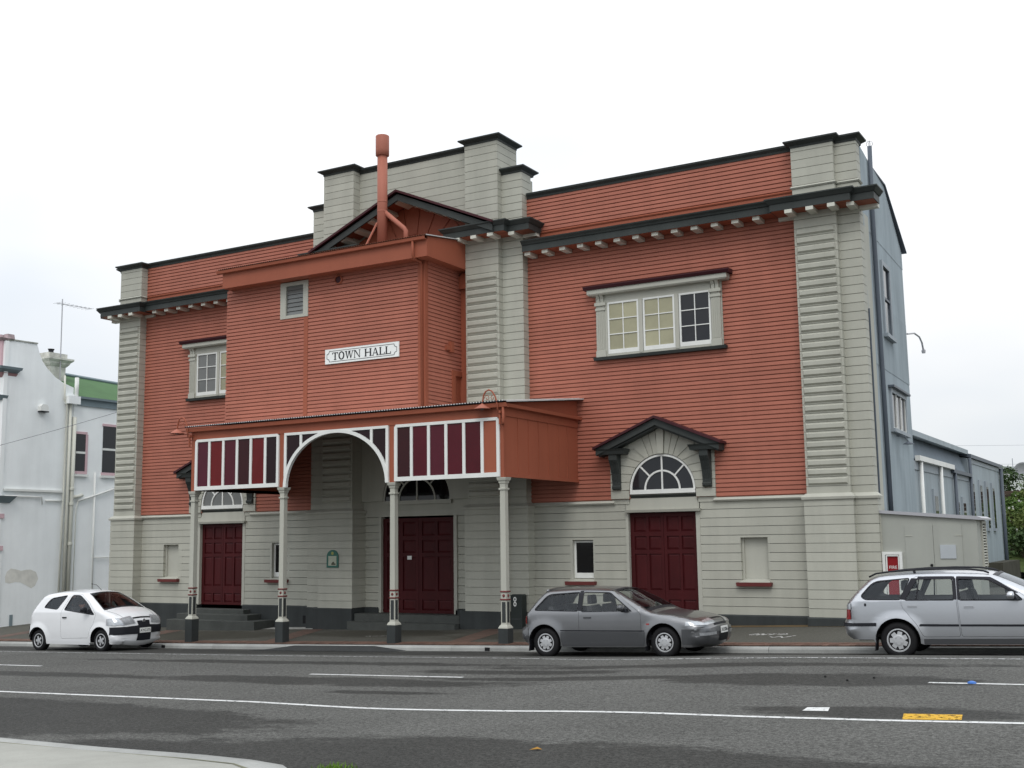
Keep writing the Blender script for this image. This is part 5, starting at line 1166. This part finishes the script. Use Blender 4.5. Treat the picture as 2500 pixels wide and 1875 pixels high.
    def wrap(s, z0, z1, t0, x0, off, front, sd, n1=8, n2=10):
        a, b = sorted((s.idz(z0, front), s.idz(z1, front))); b = max(b, a+1); rows = []
        for i in range(a, b+1):
            x, z = s.D[i][0], s.D[i][1]; row = []
            for k in range(n1):
                p = s.strip_pt(i, t0+(1-t0)*k/(n1-1), off); row.append((p[0], p[1]*sd, p[2]))
            for k in range(1, n2+1):
                q = (k/n2)**2; xx = x+(x0-x)*q; n = s.norm(xx, z) if k > 2 else None
                yy = s.y(xx, z)
                if n is None: row.append((xx+(off if front else -off)*.7, sd*(yy+off*.7), z))
                else: row.append((xx+n.x*off, sd*(yy+n.y*off), z+n.z*off))
            rows.append(row)
        w = n1+n2
        return MB().add([p for r in rows for p in r], [(j*w+k, j*w+k+1, (j+1)*w+k+1, (j+1)*w+k) for j in range(len(rows)-1) for k in range(w-1)])
    def idx(s, u): return min(range(len(s.D)), key=lambda i: abs(s.D[i][3]-u))
    def idz(s, z, front=True):
        R_ = range(0, s.idx(s.cowl)) if front else range(s.idx(s.tail), len(s.D))
        return min(R_, key=lambda i: abs(s.D[i][1]-z))
def make_car(spec, root, paint, lower=None):
    c = Car(spec); n = len(c.D)
    # ---- outline with wheel arches
    hub = c.hz; arches = []
    for cx in (0, c.wb): arches.append((cx, hub, c.ar))
    top = [(d[0], d[1]) for d in c.D]
    rear = top[-1]; front = top[0]; bot = []
    def archpts(cx, zz):
        a0 = math.degrees(math.asin((zz-hub)/c.ar)); return [(cx+c.ar*math.cos(R(180-a0-(180-2*a0)*k/18)), hub+c.ar*math.sin(R(180-a0-(180-2*a0)*k/18))) for k in range(19)]
    bot += [(-c.ar*math.cos(math.asin((rear[1]+.0-hub)/c.ar))-.001 if 0 else -c.ar-.03, rear[1])] if rear[0] < -c.ar-.06 else []
    bot += archpts(0, c.sill+.02)
    bot += [(c.ar+.05, c.sill), (c.wb-c.ar-.05, c.sill)] + archpts(c.wb, c.sill+.02)
    if front[0] > c.wb+c.ar+.06: bot += [(c.wb+c.ar+.03, front[1])]
    outer = top+bot
    wins = {k: rounded(p, r) for k, (p, r, m) in c.win.items()}
    doors = []
    for (poly, wn_) in c.doors: doors.append((rounded(poly, .05, 3), wn_))
    holes = [d[0] for d in doors]+[wins[k] for k in wins if all(k != d[1] for d in doors)]
    ws0, ws1, rw0, rw1 = c.idx(c.ws[0]), c.idx(c.ws[1]), c.idx(c.rw[0]), c.idx(c.rw[1])
    body = c.sheet(outer, holes)
    for a, b in ((0, ws0), (ws1, rw0), (rw1, n-1)):
        m = c.strip(a, b); body.add(m.v, m.f)
    for a, b in ((ws0, ws1), (rw0, rw1)):
        for t0, t1 in ((-1, -.93), (.93, 1)): m = c.strip(a, b, t0, t1, 0, 3); body.add(m.v, m.f)
    def emit(mb, name, mat, parent=root, merge=True, smooth=True):
        me = bpy.data.meshes.new(name); me.from_pydata(mb.v, [], mb.f); bm = bmesh.new(); bm.from_mesh(me)
        if merge: bmesh.ops.remove_doubles(bm, verts=bm.verts, dist=.0015)
        bmesh.ops.recalc_face_normals(bm, faces=bm.faces); bm.to_mesh(me); bm.free()
        for p in me.polygons: p.use_smooth = smooth
        return link(name, me, mat, parent)
    emit(body, 'body', paint)
    m = c.strip(ws0, ws1, -.93, .93, -.004); emit(m, 'windscreen', CGS)
    m = c.strip(rw0, rw1, -.93, .93, -.004); emit(m, 'rear_window', CGL)
    for (i0, i1) in ((ws0, ws1), (rw0, rw1)):        # black rubber round the screens
        r_ = MB()
        for t in (-.93, .93): m = c.strip(i0, i1, t-.012, t+.012, .003, 3); r_.add(m.v, m.f)
        for i in (i0, i1): m = c.strip(max(i-1, 0), min(i+1, n-1), -.93, .93, .003, 9); r_.add(m.v, m.f)
        emit(r_, 'screen_seal', BLACKP)
    for sd in (1, -1):
        for poly, wn_ in doors:
            d = c.sheet(inset(poly, .005), [wins[wn_]] if wn_ else [], sides=(sd,)); do = emit(d, 'door', paint)
            c.doorobjs.setdefault(sd, []).append(do)
        for k, (p, r, mt) in c.win.items():
            w = c.sheet(wins[k], [], off=-.008, sides=(sd,)); wo = emit(w, 'side_window', CGL)
            sl = c.sheet(inset(wins[k], -.014), [inset(wins[k], .006)], off=.002, sides=(sd,)); emit(sl, 'window_seal', BLACKP, wo)
    for nm, poly, off, mat in c.patches:
        for sd in (1, -1):
            emit(c.sheet(rounded(poly, .012, 2), [], off=off, sides=(sd,)), nm, mat)
    for nm, z0, z1, t0, t1, off, mat, fr in c.fronts:
        i0, i1 = sorted((c.idz(z0, fr), c.idz(z1, fr)))
        emit(c.strip(i0, max(i1, i0+1), t0, t1, off, 9), nm, mat)
    for nm, z0, z1, t0, x0, off, mat, fr in c.wraps:
        if t0 <= 0:
            m = c.wrap(z0, z1, 0, x0, off, fr, 1); m2 = c.wrap(z0, z1, 0, x0, off, fr, -1); m.add(m2.v, m2.f); emit(m, nm, mat)
        else:
            for sd in (1, -1): emit(c.wrap(z0, z1, t0, x0, off, fr, sd), nm, mat)
    # ---- underbody, arch liners, interior
    fx, rx = c.D[0][0], c.D[-1][0]; w = c.w-.12
    zr_, zq_ = max(c.sill+.02, c.D[-1][1]-.02), max(c.sill+.02, c.D[0][1]-.02)
    MB().box(rx+.12, -c.ar, -w, w, zr_, zr_+.08).box(c.ar, c.wb-c.ar, -w, w, c.sill+.02, c.sill+.10).box(c.wb+c.ar, fx-.15, -w+.1, w-.1, zq_, zq_+.08).box(-c.ar, c.ar, -w+.2, w-.2, c.sill+.05, c.sill+.12).box(c.wb-c.ar, c.wb+c.ar, -w+.2, w-.2, c.sill+.05, c.sill+.12).obj('underbody', BLACK, root)
    for cx in (0, c.wb):
        for sd in (1, -1):
            v = []; 
            for a in range(0, 181, 15):
                for yy in (c.w-.04, c.w-.30): v.append((cx+(c.ar+.004)*math.cos(R(a)), sd*yy, hub+(c.ar+.004)*math.sin(R(a))))
            nn = len(v)//2; MB().add(v, [(2*i, 2*i+1, 2*i+3, 2*i+2) for i in range(nn-1)]).add([v[2*i+1] for i in range(nn)], [tuple(range(nn))]).obj('arch_liner', BLACK, root)
    zf = c.sill+.12; zb = c.zb
    MB().box(c.rear_cab, c.dash, -w+.04, w-.04, zf, zf+.05).obj('cabin_floor', BLACK, root)
    MB().prism([(c.dash-.32, zb-.12), (c.dash-.25, zb+.015), (c.dash+.18, zb+.005), (c.dash+.18, zf), (c.dash-.2, zf)], 'y', -w+.02, w-.02).obj('dashboard', BLACKP, root)
    for sx in c.seats:
        for sd in ((.36, -.36) if sx == c.seats[0] else (.34, -.34)):
            s_ = MB().prism(rounded([(sx-.05, zb-.42), (sx+.5, zb-.38), (sx+.5, zb-.5), (sx-.1, zb-.55)], .04), 'y', sd-.22, sd+.22).prism(rounded([(sx-.02, zb-.45), (sx+.09, zb-.40), (sx-.06, zb+.13), (sx-.17, zb+.12)], .05), 'y', sd-.22, sd+.22)
            s_.prism(rounded([(sx-.08, zb+.15), (sx-.09, zb+.32), (sx-.17, zb+.33), (sx-.18, zb+.15)], .035), 'y', sd-.12, sd+.12).obj('seat', SEATM, root)
    st = MB(); C_ = Vector((c.dash-.34, -.36, zb-.02))
    st.tube([(C_.x-.06*math.sin(a)*1.2, C_.y+.18*math.cos(a), C_.z+.16*math.sin(a)) for a in [2*math.pi*k/20 for k in range(21)]], .016, 6).obj('steering_wheel', BLACKP, root)
    for t in (-.90, .90):       # bonnet shut lines
        emit(c.strip(c.idx(c.hood[0]), c.idx(c.hood[1]), t-.008, t+.008, .0015, 3), 'bonnet_seam', BLACK)
    i_ = c.idx(c.hood[0]); emit(c.strip(i_, i_+1, -.90, .90, .0015, 9), 'bonnet_seam', BLACK)
    for fx_ in c.flaps:
        for sd in (1, -1): MB().prism([(fx_-.03, .13), (fx_-.018, .13), (fx_+.012, .36), (fx_, .36)], 'y', *sorted((sd*(c.w-.24), sd*(c.w-.03)))).obj('mud_flap', BLACKP, root)
    # mirrors and handles
    for sd in (1, -1):
        mx, mz = c.mirror; yy = c.y(mx, mz)
        mb = MB().lathe([(.02, -.09), (.06, -.08), (.075, -.03), (.075, .05), (.06, .085), (.02, .09)], (0, 0, 0), 'x', 12)
        mb.v = [(mx+v[0]*.62-.02, sd*(yy+.12+v[1]*1.25), mz+.06+v[2]*.85) for v in mb.v]; mo = mb.obj('door_mirror', c.mirmat or paint, root, smooth=True)
        MB().prism([(mx-.03, mz-.02), (mx+.08, mz-.03), (mx+.05, mz+.05), (mx-.02, mz+.05)], 'y', sd*(yy-.01), sd*(yy+.09)).obj('mirror_stalk', BLACKP, mo)
        for hx, hz_ in c.handles:
            yy2 = c.y(hx+.07, hz_); MB().box(hx, hx+.15, *sorted((sd*(yy2-.005), sd*(yy2+.022))), hz_-.016, hz_+.016).obj('door_handle', c.hmat or paint, root)
    # wheels
    for cx in (0, c.wb):
        for sd in (1, -1):
            wheel(root, cx, sd, c)
    return c
def wheel(root, cx, sd, c):
    r, rr, hw = c.wr, c.rim, c.tw/2; yo = c.w-.035-hw        # tyre centre line
    e = bpy.data.objects.new('wheel', None); COL.objects.link(e); e.parent = root; e.location = (cx, sd*yo, r); e.empty_display_size = .1
    if sd > 0: e.rotation_euler = (0, 0, math.pi)
    # local frame: outer face looks towards -y
    MB().lathe([(rr, -hw+.008), (rr+.012, -hw-.004), (rr+.045, -hw-.010), (r-.03, -hw), (r-.008, -hw+.02), (r, -hw+.045), (r, hw-.045), (r-.01, hw-.02), (r-.04, hw), (rr, hw-.01)], (0, 0, 0), 'y', 40).obj('tyre', BLACK, e, smooth=True)
    MB().lathe([(rr+.004, -hw+.03), (rr-.03, -hw+.05), (.03, -hw+.055)], (0, 0, 0), 'y', 32).obj('rim_well', BLACKP, e)
    rm = MB().lathe([(rr-.001, -hw+.03), (rr+.004, -hw-.002), (rr-.014, -hw-.004), (rr-.028, -hw+.02)], (0, 0, 0), 'y', 40, caps=False)
    ns, w0, w1, hubr = c.spk; y0 = -hw+.004
    rm.lathe([(hubr, y0+.03), (hubr, y0+.004), (hubr*.7, y0-.006), (.02, y0-.008)], (0, 0, 0), 'y', 24)
    for k in range(ns):
        a = 2*math.pi*(k+.5)/ns; ca, sa = math.cos(a), math.sin(a); v = []
        for q, w, yy in ((hubr*.8, w0, y0), ((hubr+rr)/2, (w0+w1)/2*.94, y0+.004), (rr-.012, w1, y0+.008)):
            for t in (-1, 1):
                for dy in (0, .03): v.append((q*ca-t*w*sa, yy+dy, q*sa+t*w*ca))
        f = []
        for s_ in (0, 4): f += [(s_, s_+4, s_+6, s_+2), (s_, s_+1, s_+5, s_+4), (s_+2, s_+6, s_+7, s_+3)]
        rm.add(v, f)
    rm.obj('rim', c.rimmat, e)
    for k in range(4): a = R(45+90*k); MB().lathe([(.014, 0), (.012, -.006)], (.055*math.cos(a), y0-.004, .055*math.sin(a)), 'y', 8).obj('wheel_nut', GALV, e)
def plate(root, c, txt, z, x, back=False, yc=0.0):
    e = MB().box(x-.004, x+.004, yc-.18, yc+.18, z-.062, z+.062).obj('number_plate', WHITE, root)
    cu = bpy.data.curves.new('lettering', 'FONT'); cu.body = txt; cu.size = .095; cu.align_x = 'CENTER'; cu.extrude = .001
    o = bpy.data.objects.new('tmp', cu); COL.objects.link(o); me = bpy.data.meshes.new_from_object(o.evaluated_get(bpy.context.evaluated_depsgraph_get())); bpy.data.objects.remove(o)
    me.transform(Matrix.Rotation(R(90), 4, 'X')); me.transform(Matrix.Rotation(R(90), 4, 'Z')); me.transform(Matrix.Translation((x+.006, yc, z-.035))); me.materials.clear(); me.materials.append(INK); link('lettering', me, None, e)
def place(root, x, y):
    z = rz(x, y); x2 = x+2.5; root.location = (x, y, rz(x, y-.4)*.5+rz(x, y+.4)*.5)
    root.rotation_euler = (0, -math.atan((rz(x2, y)-rz(x, y))/2.5), 0)

def carpaint(name, col, metal=.0, rough=.32):
    return M(name, col, rough, .03, 1.0, metal=metal, coat=.7, fine=.01, spec=.5)
# ---- grey three-door hatchback
GP = carpaint('silver_grey_car_paint', (.215, .218, .225), .85, .33); GPL = carpaint('dark_grey_car_paint', (.075, .078, .083), .5, .42)
CIV = thing('grey_hatchback', 'silver-grey three-door hatchback parked below the right-hand door', 'car', local=True)
civ = dict(w=.835, zm=.55, zb=.86, low=.018, up=.12, tum=.40, tens=.8, wb=2.53, hz=.295, ar=.355, sill=.205, wr=.29, rim=.175, tw=.185, spk=(8, .034, .024, .095), rimmat=ALLOY, cowl=9, tail=14, flare=((0, .295, .36, .02), (2.53, .295, .36, .02)), doorobjs={},
  sil=[(3.18, .20, .20), (3.31, .25, .30), (3.36, .36, .34), (3.365, .50, .34), (3.33, .555, .34), (3.29, .63, .28), (3.06, .715, .16), (2.70, .785, .10), (2.27, .845, .07), (1.86, 1.06, .07), (1.47, 1.255, .09), (1.15, 1.30, .11), (.70, 1.315, .12), (.20, 1.30, .11), (-.06, 1.265, .09), (-.28, 1.05, .10), (-.44, .86, .14), (-.50, .72, .22), (-.53, .62, .28), (-.61, .585, .30), (-.635, .50, .30), (-.61, .36, .28), (-.52, .29, .2)],
  ws=(8.15, 9.95), rw=(14.3, 15.9), crown=((0, .05), (5, .05), (6, .03), (8, .05), (10, .035), (14, .04), (17, .05)),
  win={'q': ([(-.23, .925), (.05, 1.215), (.735, 1.245), (.735, .895)], [.05, .10, .03, .02], 0), 'd': ([(.835, .885), (.835, 1.245), (1.40, 1.225), (1.90, .865)], [.02, .03, .06, .03], 0)},
  doors=[([(.765, .29), (.765, 1.285), (1.45, 1.265), (2.08, .84), (2.09, .30)], 'd')],
  patches=[('belt_moulding', [(.36, .512), (.36, .535), (2.15, .515), (2.15, .495)], .008, BLACKP),  
           ('side_repeater', [(2.19, .615), (2.19, .645), (2.26, .645), (2.26, .615)], .006, LAMPR),
           ('pillar_trim', [(.745, .90), (.745, 1.275), (.825, 1.275), (.825, .89)], .0035, BLACKP), ('sill_panel', [(.39, .225), (.36, .34), (.36, .50), (2.16, .485), (2.16, .32), (2.13, .225)], .003, GPL)],
  fronts=[('grille', .565, .60, -.62, .62, .006, BLACKP, True), ('air_intake', .30, .46, -.45, .45, .016, BLACK, True)],
  wraps=[('front_bumper', .25, .535, 0, 2.90, .006, GPL, True), ('rear_bumper', .34, .575, 0, -.36, .006, GPL, False), ('head_lamp', .575, .665, .5, 2.98, .009, LENS, True), ('indicator', .405, .445, .70, 3.22, .012, LENS, True), ('tail_lamp', .65, .80, .35, -.40, .009, LAMPR, False)],
  flaps=(-.36, 2.16), hood=(5.2, 8.0), dash=2.05, rear_cab=-.4, seats=(.98, .12), mirror=(1.74, .885), mirmat=GPL, handles=((.88, .765),), hmat=GPL)
c = make_car(civ, CIV, GP)
MB().tube([c.strip_pt(c.idx(14), -.9+.18*i, .02) for i in range(11)], .02, 8).obj('rear_spoiler', GP, CIV, smooth=True)
plate(CIV, c, 'XK5086', .48, 3.43, yc=0.0)
MB().tube([(2.2, -.5, .885), (2.02, .05, .965)], .008, 5).obj('wiper', BLACK, CIV)
place(CIV, 12.07, -4.86)
# ---- white three-door hatchback
WP = carpaint('white_car_paint', (.74, .75, .76), .0, .3)
YAR = thing('white_hatchback', 'small white three-door hatchback with a dark bumper parked at the left end', 'car', local=True)
yar = dict(w=.80, zm=.62, zb=1.0, low=.02, up=.10, tum=.38, tens=.9, wb=2.37, hz=.285, ar=.345, sill=.215, wr=.28, rim=.175, tw=.18, spk=(5, .026, .034, .055), rimmat=ALLOY, cowl=8, tail=13, flare=((0, .285, .35, .025), (2.37, .285, .35, .025)), doorobjs={},
  sil=[(2.84, .19, .2), (2.96, .24, .30), (3.01, .38, .36), (3.015, .56, .36), (2.99, .66, .34), (2.94, .76, .28), (2.77, .885, .20), (2.52, .975, .10), (2.36, 1.02, .08), (1.95, 1.26, .08), (1.62, 1.43, .10), (1.30, 1.495, .12), (.80, 1.51, .13), (.25, 1.475, .12), (.0, 1.42, .10), (-.20, 1.20, .12), (-.36, .96, .18), (-.44, .74, .26), (-.50, .62, .30), (-.52, .48, .30), (-.46, .32, .26), (-.38, .26, .2)],
  ws=(8.1, 9.95), rw=(14.3, 15.9), crown=((0, .07), (5, .07), (8, .07), (10, .04), (14, .05), (17, .06)),
  win={'q': ([(.17, 1.125), (.33, 1.345), (.93, 1.415), (.70, 1.075)], [.05, .12, .04, .05], 0), 'd': ([(.98, 1.06), (1.13, 1.415), (1.42, 1.41), (1.80, 1.21), (2.14, .93)], [.04, .05, .10, .2, .03], 0)},
  doors=[([(.90, .33), (.88, 1.02), (1.07, 1.455), (1.45, 1.445), (1.86, 1.235), (2.20, .95), (2.12, .70), (1.97, .52), (1.93, .35)], 'd')],
  patches=[('side_skirt', [(.36, .20), (.37, .30), (2.0, .27), (2.02, .18)], .018, WP), ('mirror_corner', [(1.86, 1.0), (1.92, 1.10), (2.12, .945)], .006, BLACKP)],
  fronts=[('grille', .635, .70, -.42, .42, .014, BLACKP, True), ('air_intake', .30, .44, -.5, .5, .016, BLACKP, True)],
  wraps=[('front_bumper', .43, .63, 0, 2.725, .014, BLACKP, True), ('rear_bumper', .36, .62, 0, -.36, .010, BLACKP, False), ('head_lamp_rim', .64, .83, .54, 2.60, .009, GALV, True), ('head_lamp', .66, .81, .60, 2.64, .014, LENS, True), ('chin_spoiler', .20, .27, 0, 2.72, .03, WP, True)],
  flaps=(), hood=(5.0, 7.8), dash=2.18, rear_cab=-.3, seats=(1.15, .25), mirror=(1.90, 1.0), mirmat=BLACKP, handles=((.96, .865),), hmat=BLACKP)
c2 = make_car(yar, YAR, WP)
plate(YAR, c2, 'AYG375', .50, 3.12, yc=0.0)
MB().lathe([(.055, 0), (.05, .012)], (3.05, 0, .735), 'x', 14).obj('badge', CHROME, YAR)
MB().tube([(1.42, .05, 1.52), (1.22, .05, 1.66), (1.02, .05, 1.69)], .006, 5).obj('aerial', BLACK, YAR)
MB().tube([(2.38, -.6, 1.03), (2.2, -.05, 1.13)], .008, 5).obj('wiper', BLACK, YAR)
place(YAR, -3.03, -4.95)
# ---- silver estate car
SP = carpaint('silver_car_paint', (.52, .535, .56), .9, .33)
EST = thing('silver_estate_car', 'silver estate car with dark roof rails parked at the right edge', 'car', local=True)
DT = M('dark_tinted_trim', (.016, .016, .021), .4, .05)
est = dict(w=.85, zm=.58, zb=.965, low=.018, up=.09, tum=.38, tens=.85, wb=2.6, hz=.305, ar=.37, sill=.235, wr=.305, rim=.19, tw=.19, spk=(7, .042, .036, .105), rimmat=ALLOY, cowl=9, tail=15, flare=((0, .305, .375, .02), (2.6, .305, .375, .02)), doorobjs={},
  sil=[(3.30, .20, .2), (3.45, .26, .32), (3.50, .40, .38), (3.50, .55, .38), (3.46, .64, .34), (3.38, .72, .28), (3.15, .80, .18), (2.80, .88, .10), (2.42, .94, .08), (2.0, 1.15, .08), (1.55, 1.345, .10), (1.2, 1.395, .12), (.7, 1.415, .12), (.2, 1.41, .11), (-.25, 1.385, .10), (-.42, 1.33, .10), (-.66, 1.13, .12), (-.83, .93, .16), (-.87, .74, .22), (-.90, .66, .28), (-.95, .60, .30), (-.955, .48, .30), (-.90, .37, .26), (-.80, .32, .2)],
  ws=(8.15, 9.95), rw=(15.3, 16.9), crown=((0, .06), (6, .04), (8, .06), (10, .035), (15, .05), (18, .05)),
  win={'q': ([(-.57, 1.05), (-.36, 1.285), (.24, 1.325), (.08, .985), (-.50, .995)], [.06, .12, .03, .03, .08], 0), 'r': ([(.16, .975), (.37, 1.32), (.93, 1.305), (.945, .965)], [.03, .05, .04, .02], 0), 'f': ([(1.045, .96), (1.02, 1.30), (1.50, 1.275), (1.90, 1.04), (2.0, .945)], [.02, .04, .08, .1, .03], 0)},
  doors=[([(.42, .36), (.33, .56), (.10, .86), (.09, .97), (.32, 1.36), (.975, 1.345), (.99, .95), (1.01, .36)], 'r'), ([(1.025, .36), (1.005, .95), (.99, 1.345), (1.53, 1.32), (1.95, 1.07), (2.15, .93), (2.17, .36)], 'f')],
  patches=[('side_moulding', [(.36, .535), (.38, .575), (1.0, .565), (1.0, .53)], .010, BLACKP), ('side_moulding', [(1.02, .53), (1.02, .565), (2.16, .555), (2.17, .52)], .010, BLACKP),
           ('pillar_trim', [(.075, .985), (.27, 1.33), (.375, 1.325), (.165, .975)], .0035, DT), ('pillar_trim', [(.95, .965), (.945, 1.315), (.985, 1.315), (1.0, .965)], .0035, DT), ('pillar_trim', [(1.005, .96), (.992, 1.315), (1.02, 1.31), (1.04, .96)], .0045, DT), ('window_divider', [(.335, .97), (.385, 1.31), (.405, 1.31), (.36, .97)], .003, BLACKP), ('rain_guard', [(.36, 1.30), (.38, 1.345), (.97, 1.335), (.965, 1.295)], .012, DT), ('rain_guard', [(1.0, 1.295), (.995, 1.335), (1.53, 1.31), (1.95, 1.055), (1.88, 1.06), (1.5, 1.275)], .012, DT),
           ('fuel_flap_lock', [(-.52, .88), (-.52, .93), (-.485, .93), (-.485, .88)], .006, BLACKP), ('lower_sill', [(.42, .24), (.42, .33), (2.18, .33), (2.2, .24)], .006, GPL)],
  fronts=[('grille', .60, .70, -.5, .5, .008, BLACKP, True), ('tailgate_trim', .86, .92, -.8, .8, .006, DT, False)],
  wraps=[('head_lamp', .62, .74, .5, 3.06, .009, LENS, True), ('bumper_moulding', .545, .585, 0, -.34, .012, BLACKP, False), ('tail_lamp', .66, .83, .5, -.765, .009, LAMPR, False), ('tail_lamp_top', .835, .945, .5, -.75, .009, LENS, False), ('front_moulding', .50, .54, 0, 3.0, .010, BLACKP, True)],
  flaps=(-.375,), hood=(5.2, 8.0), dash=2.12, rear_cab=-.75, seats=(1.15, .22), mirror=(1.86, .965), mirmat=None, handles=((.20, .865), (1.10, .845)), hmat=None)
c3 = make_car(est, EST, SP)
for sd in (1, -1):
    pts = [(-.46, 1.37), (-.34, 1.425), (-.1, 1.452), (.3, 1.47), (.8, 1.472), (1.2, 1.455), (1.42, 1.42), (1.5, 1.385)]
    MB().tube([(x, sd*(c3.W(x, 1.35)-.13), z-.004) for x, z in pts], .016, 8).tube([(.3, sd*(c3.W(.3, 1.35)-.13), 1.46), (.32, sd*(c3.W(.3, 1.35)-.12), 1.39)], .022, 6).obj('roof_rail', BLACKP, EST, smooth=True)
place(EST, 18.86, -4.84)

# ------------------------------------------------------------------ driver of the white hatchback
def person(root_car, px, py):
    M_ = root_car.matrix_basis if False else None
    o = root_car.location; t = thing('person', 'person in dark clothing sitting at the wheel of the small white hatchback', 'person', (o.x+px, o.y+py, o.z+.45))
    b = t.location; bx, by, bz = 0, 0, 0
    J = [((0, 0, .03), .15, -1), ((.0, 0, .22), .15, 0), ((-.03, 0, .42), .165, 1), ((-.05, 0, .55), .11, 2), ((-.04, 0, .63), .055, 3),
         ((-.04, -.18, .52), .07, 2), ((.12, -.23, .34), .05, 5), ((.36, -.16, .45), .04, 6), ((.43, -.13, .48), .042, 7), ((-.04, .18, .52), .07, 2), ((.12, .23, .34), .05, 9), ((.36, .16, .45), .04, 10), ((.43, .13, .48), .042, 11),
         ((.05, -.1, .0), .09, 0), ((.45, -.12, .06), .075, 13), ((.05, .1, .0), .09, 0), ((.45, .12, .06), .075, 15)]
    me = bpy.data.meshes.new('body'); me.from_pydata([j[0] for j in J], [(i, j[2]) for i, j in enumerate(J) if j[2] >= 0], [])
    ob = bpy.data.objects.new('body', me); COL.objects.link(ob)
    sk = ob.modifiers.new('skin', 'SKIN'); 
    for i, j in enumerate(J): me.skin_vertices[0].data[i].radius = (j[1], j[1])
    me.skin_vertices[0].data[0].use_root = True
    ob.modifiers.new('sub', 'SUBSURF').levels = 2
    m2 = bpy.data.meshes.new_from_object(ob.evaluated_get(bpy.context.evaluated_depsgraph_get())); bpy.data.objects.remove(ob)
    for p in m2.polygons: p.use_smooth = True
    m2.materials.clear(); ROOTS[t.name] = True
    link('body', m2, M('dark_jacket', (.03, .022, .022), .9, .1), t)
    SK = M('skin_tone', (.32, .15, .10), .55, .05)
    h = MB()
    for k in range(13):
        a = math.pi*k/12
        for q in range(16):
            b_ = 2*math.pi*q/16; rx_, ry_, rz_ = .095, .075, .12
            x = rx_*math.sin(a)*math.cos(b_); y = ry_*math.sin(a)*math.sin(b_); z = rz_*math.cos(a)
            if z < -.03: x = x*(1+.5*z/.12*.5)+.012; y *= (1+.4*z/.12)
            if abs(b_) < .3 or b_ > 5.9:
                if -.03 < z < .02 and x > 0: x += .022 if q == 0 else 0
            h.v.append((x-.02, y, z+.74))
    n = 16; h.f = [(i*n+k, i*n+(k+1) % n, (i+1)*n+(k+1) % n, (i+1)*n+k) for i in range(12) for k in range(n)]
    hd = h.obj('head', SK, t, smooth=True)
    MB().lathe([(.106, .02), (.108, .06), (.09, .105), (.05, .13), (.01, .136)], (-.035, 0, .735), n=18).obj('hair', M('dark_hair', (.02, .013, .010), .8), t, smooth=True)
    for s in (1, -1):
        MB().lathe([(.003, -.004), (.011, 0), (.003, .004)], (.062, .03*s, .755), 'x', 10).obj('eye', BLACK, hd); MB().lathe([(.022, -.006), (.026, 0), (.012, .008)], (-.03, .077*s, .735), 'y', 10).obj('ear', SK, hd)
    MB().box(.058, .066, -.022, .022, .682, .688).obj('mouth', SILLM, hd)
person(YAR, 1.16, -.36)
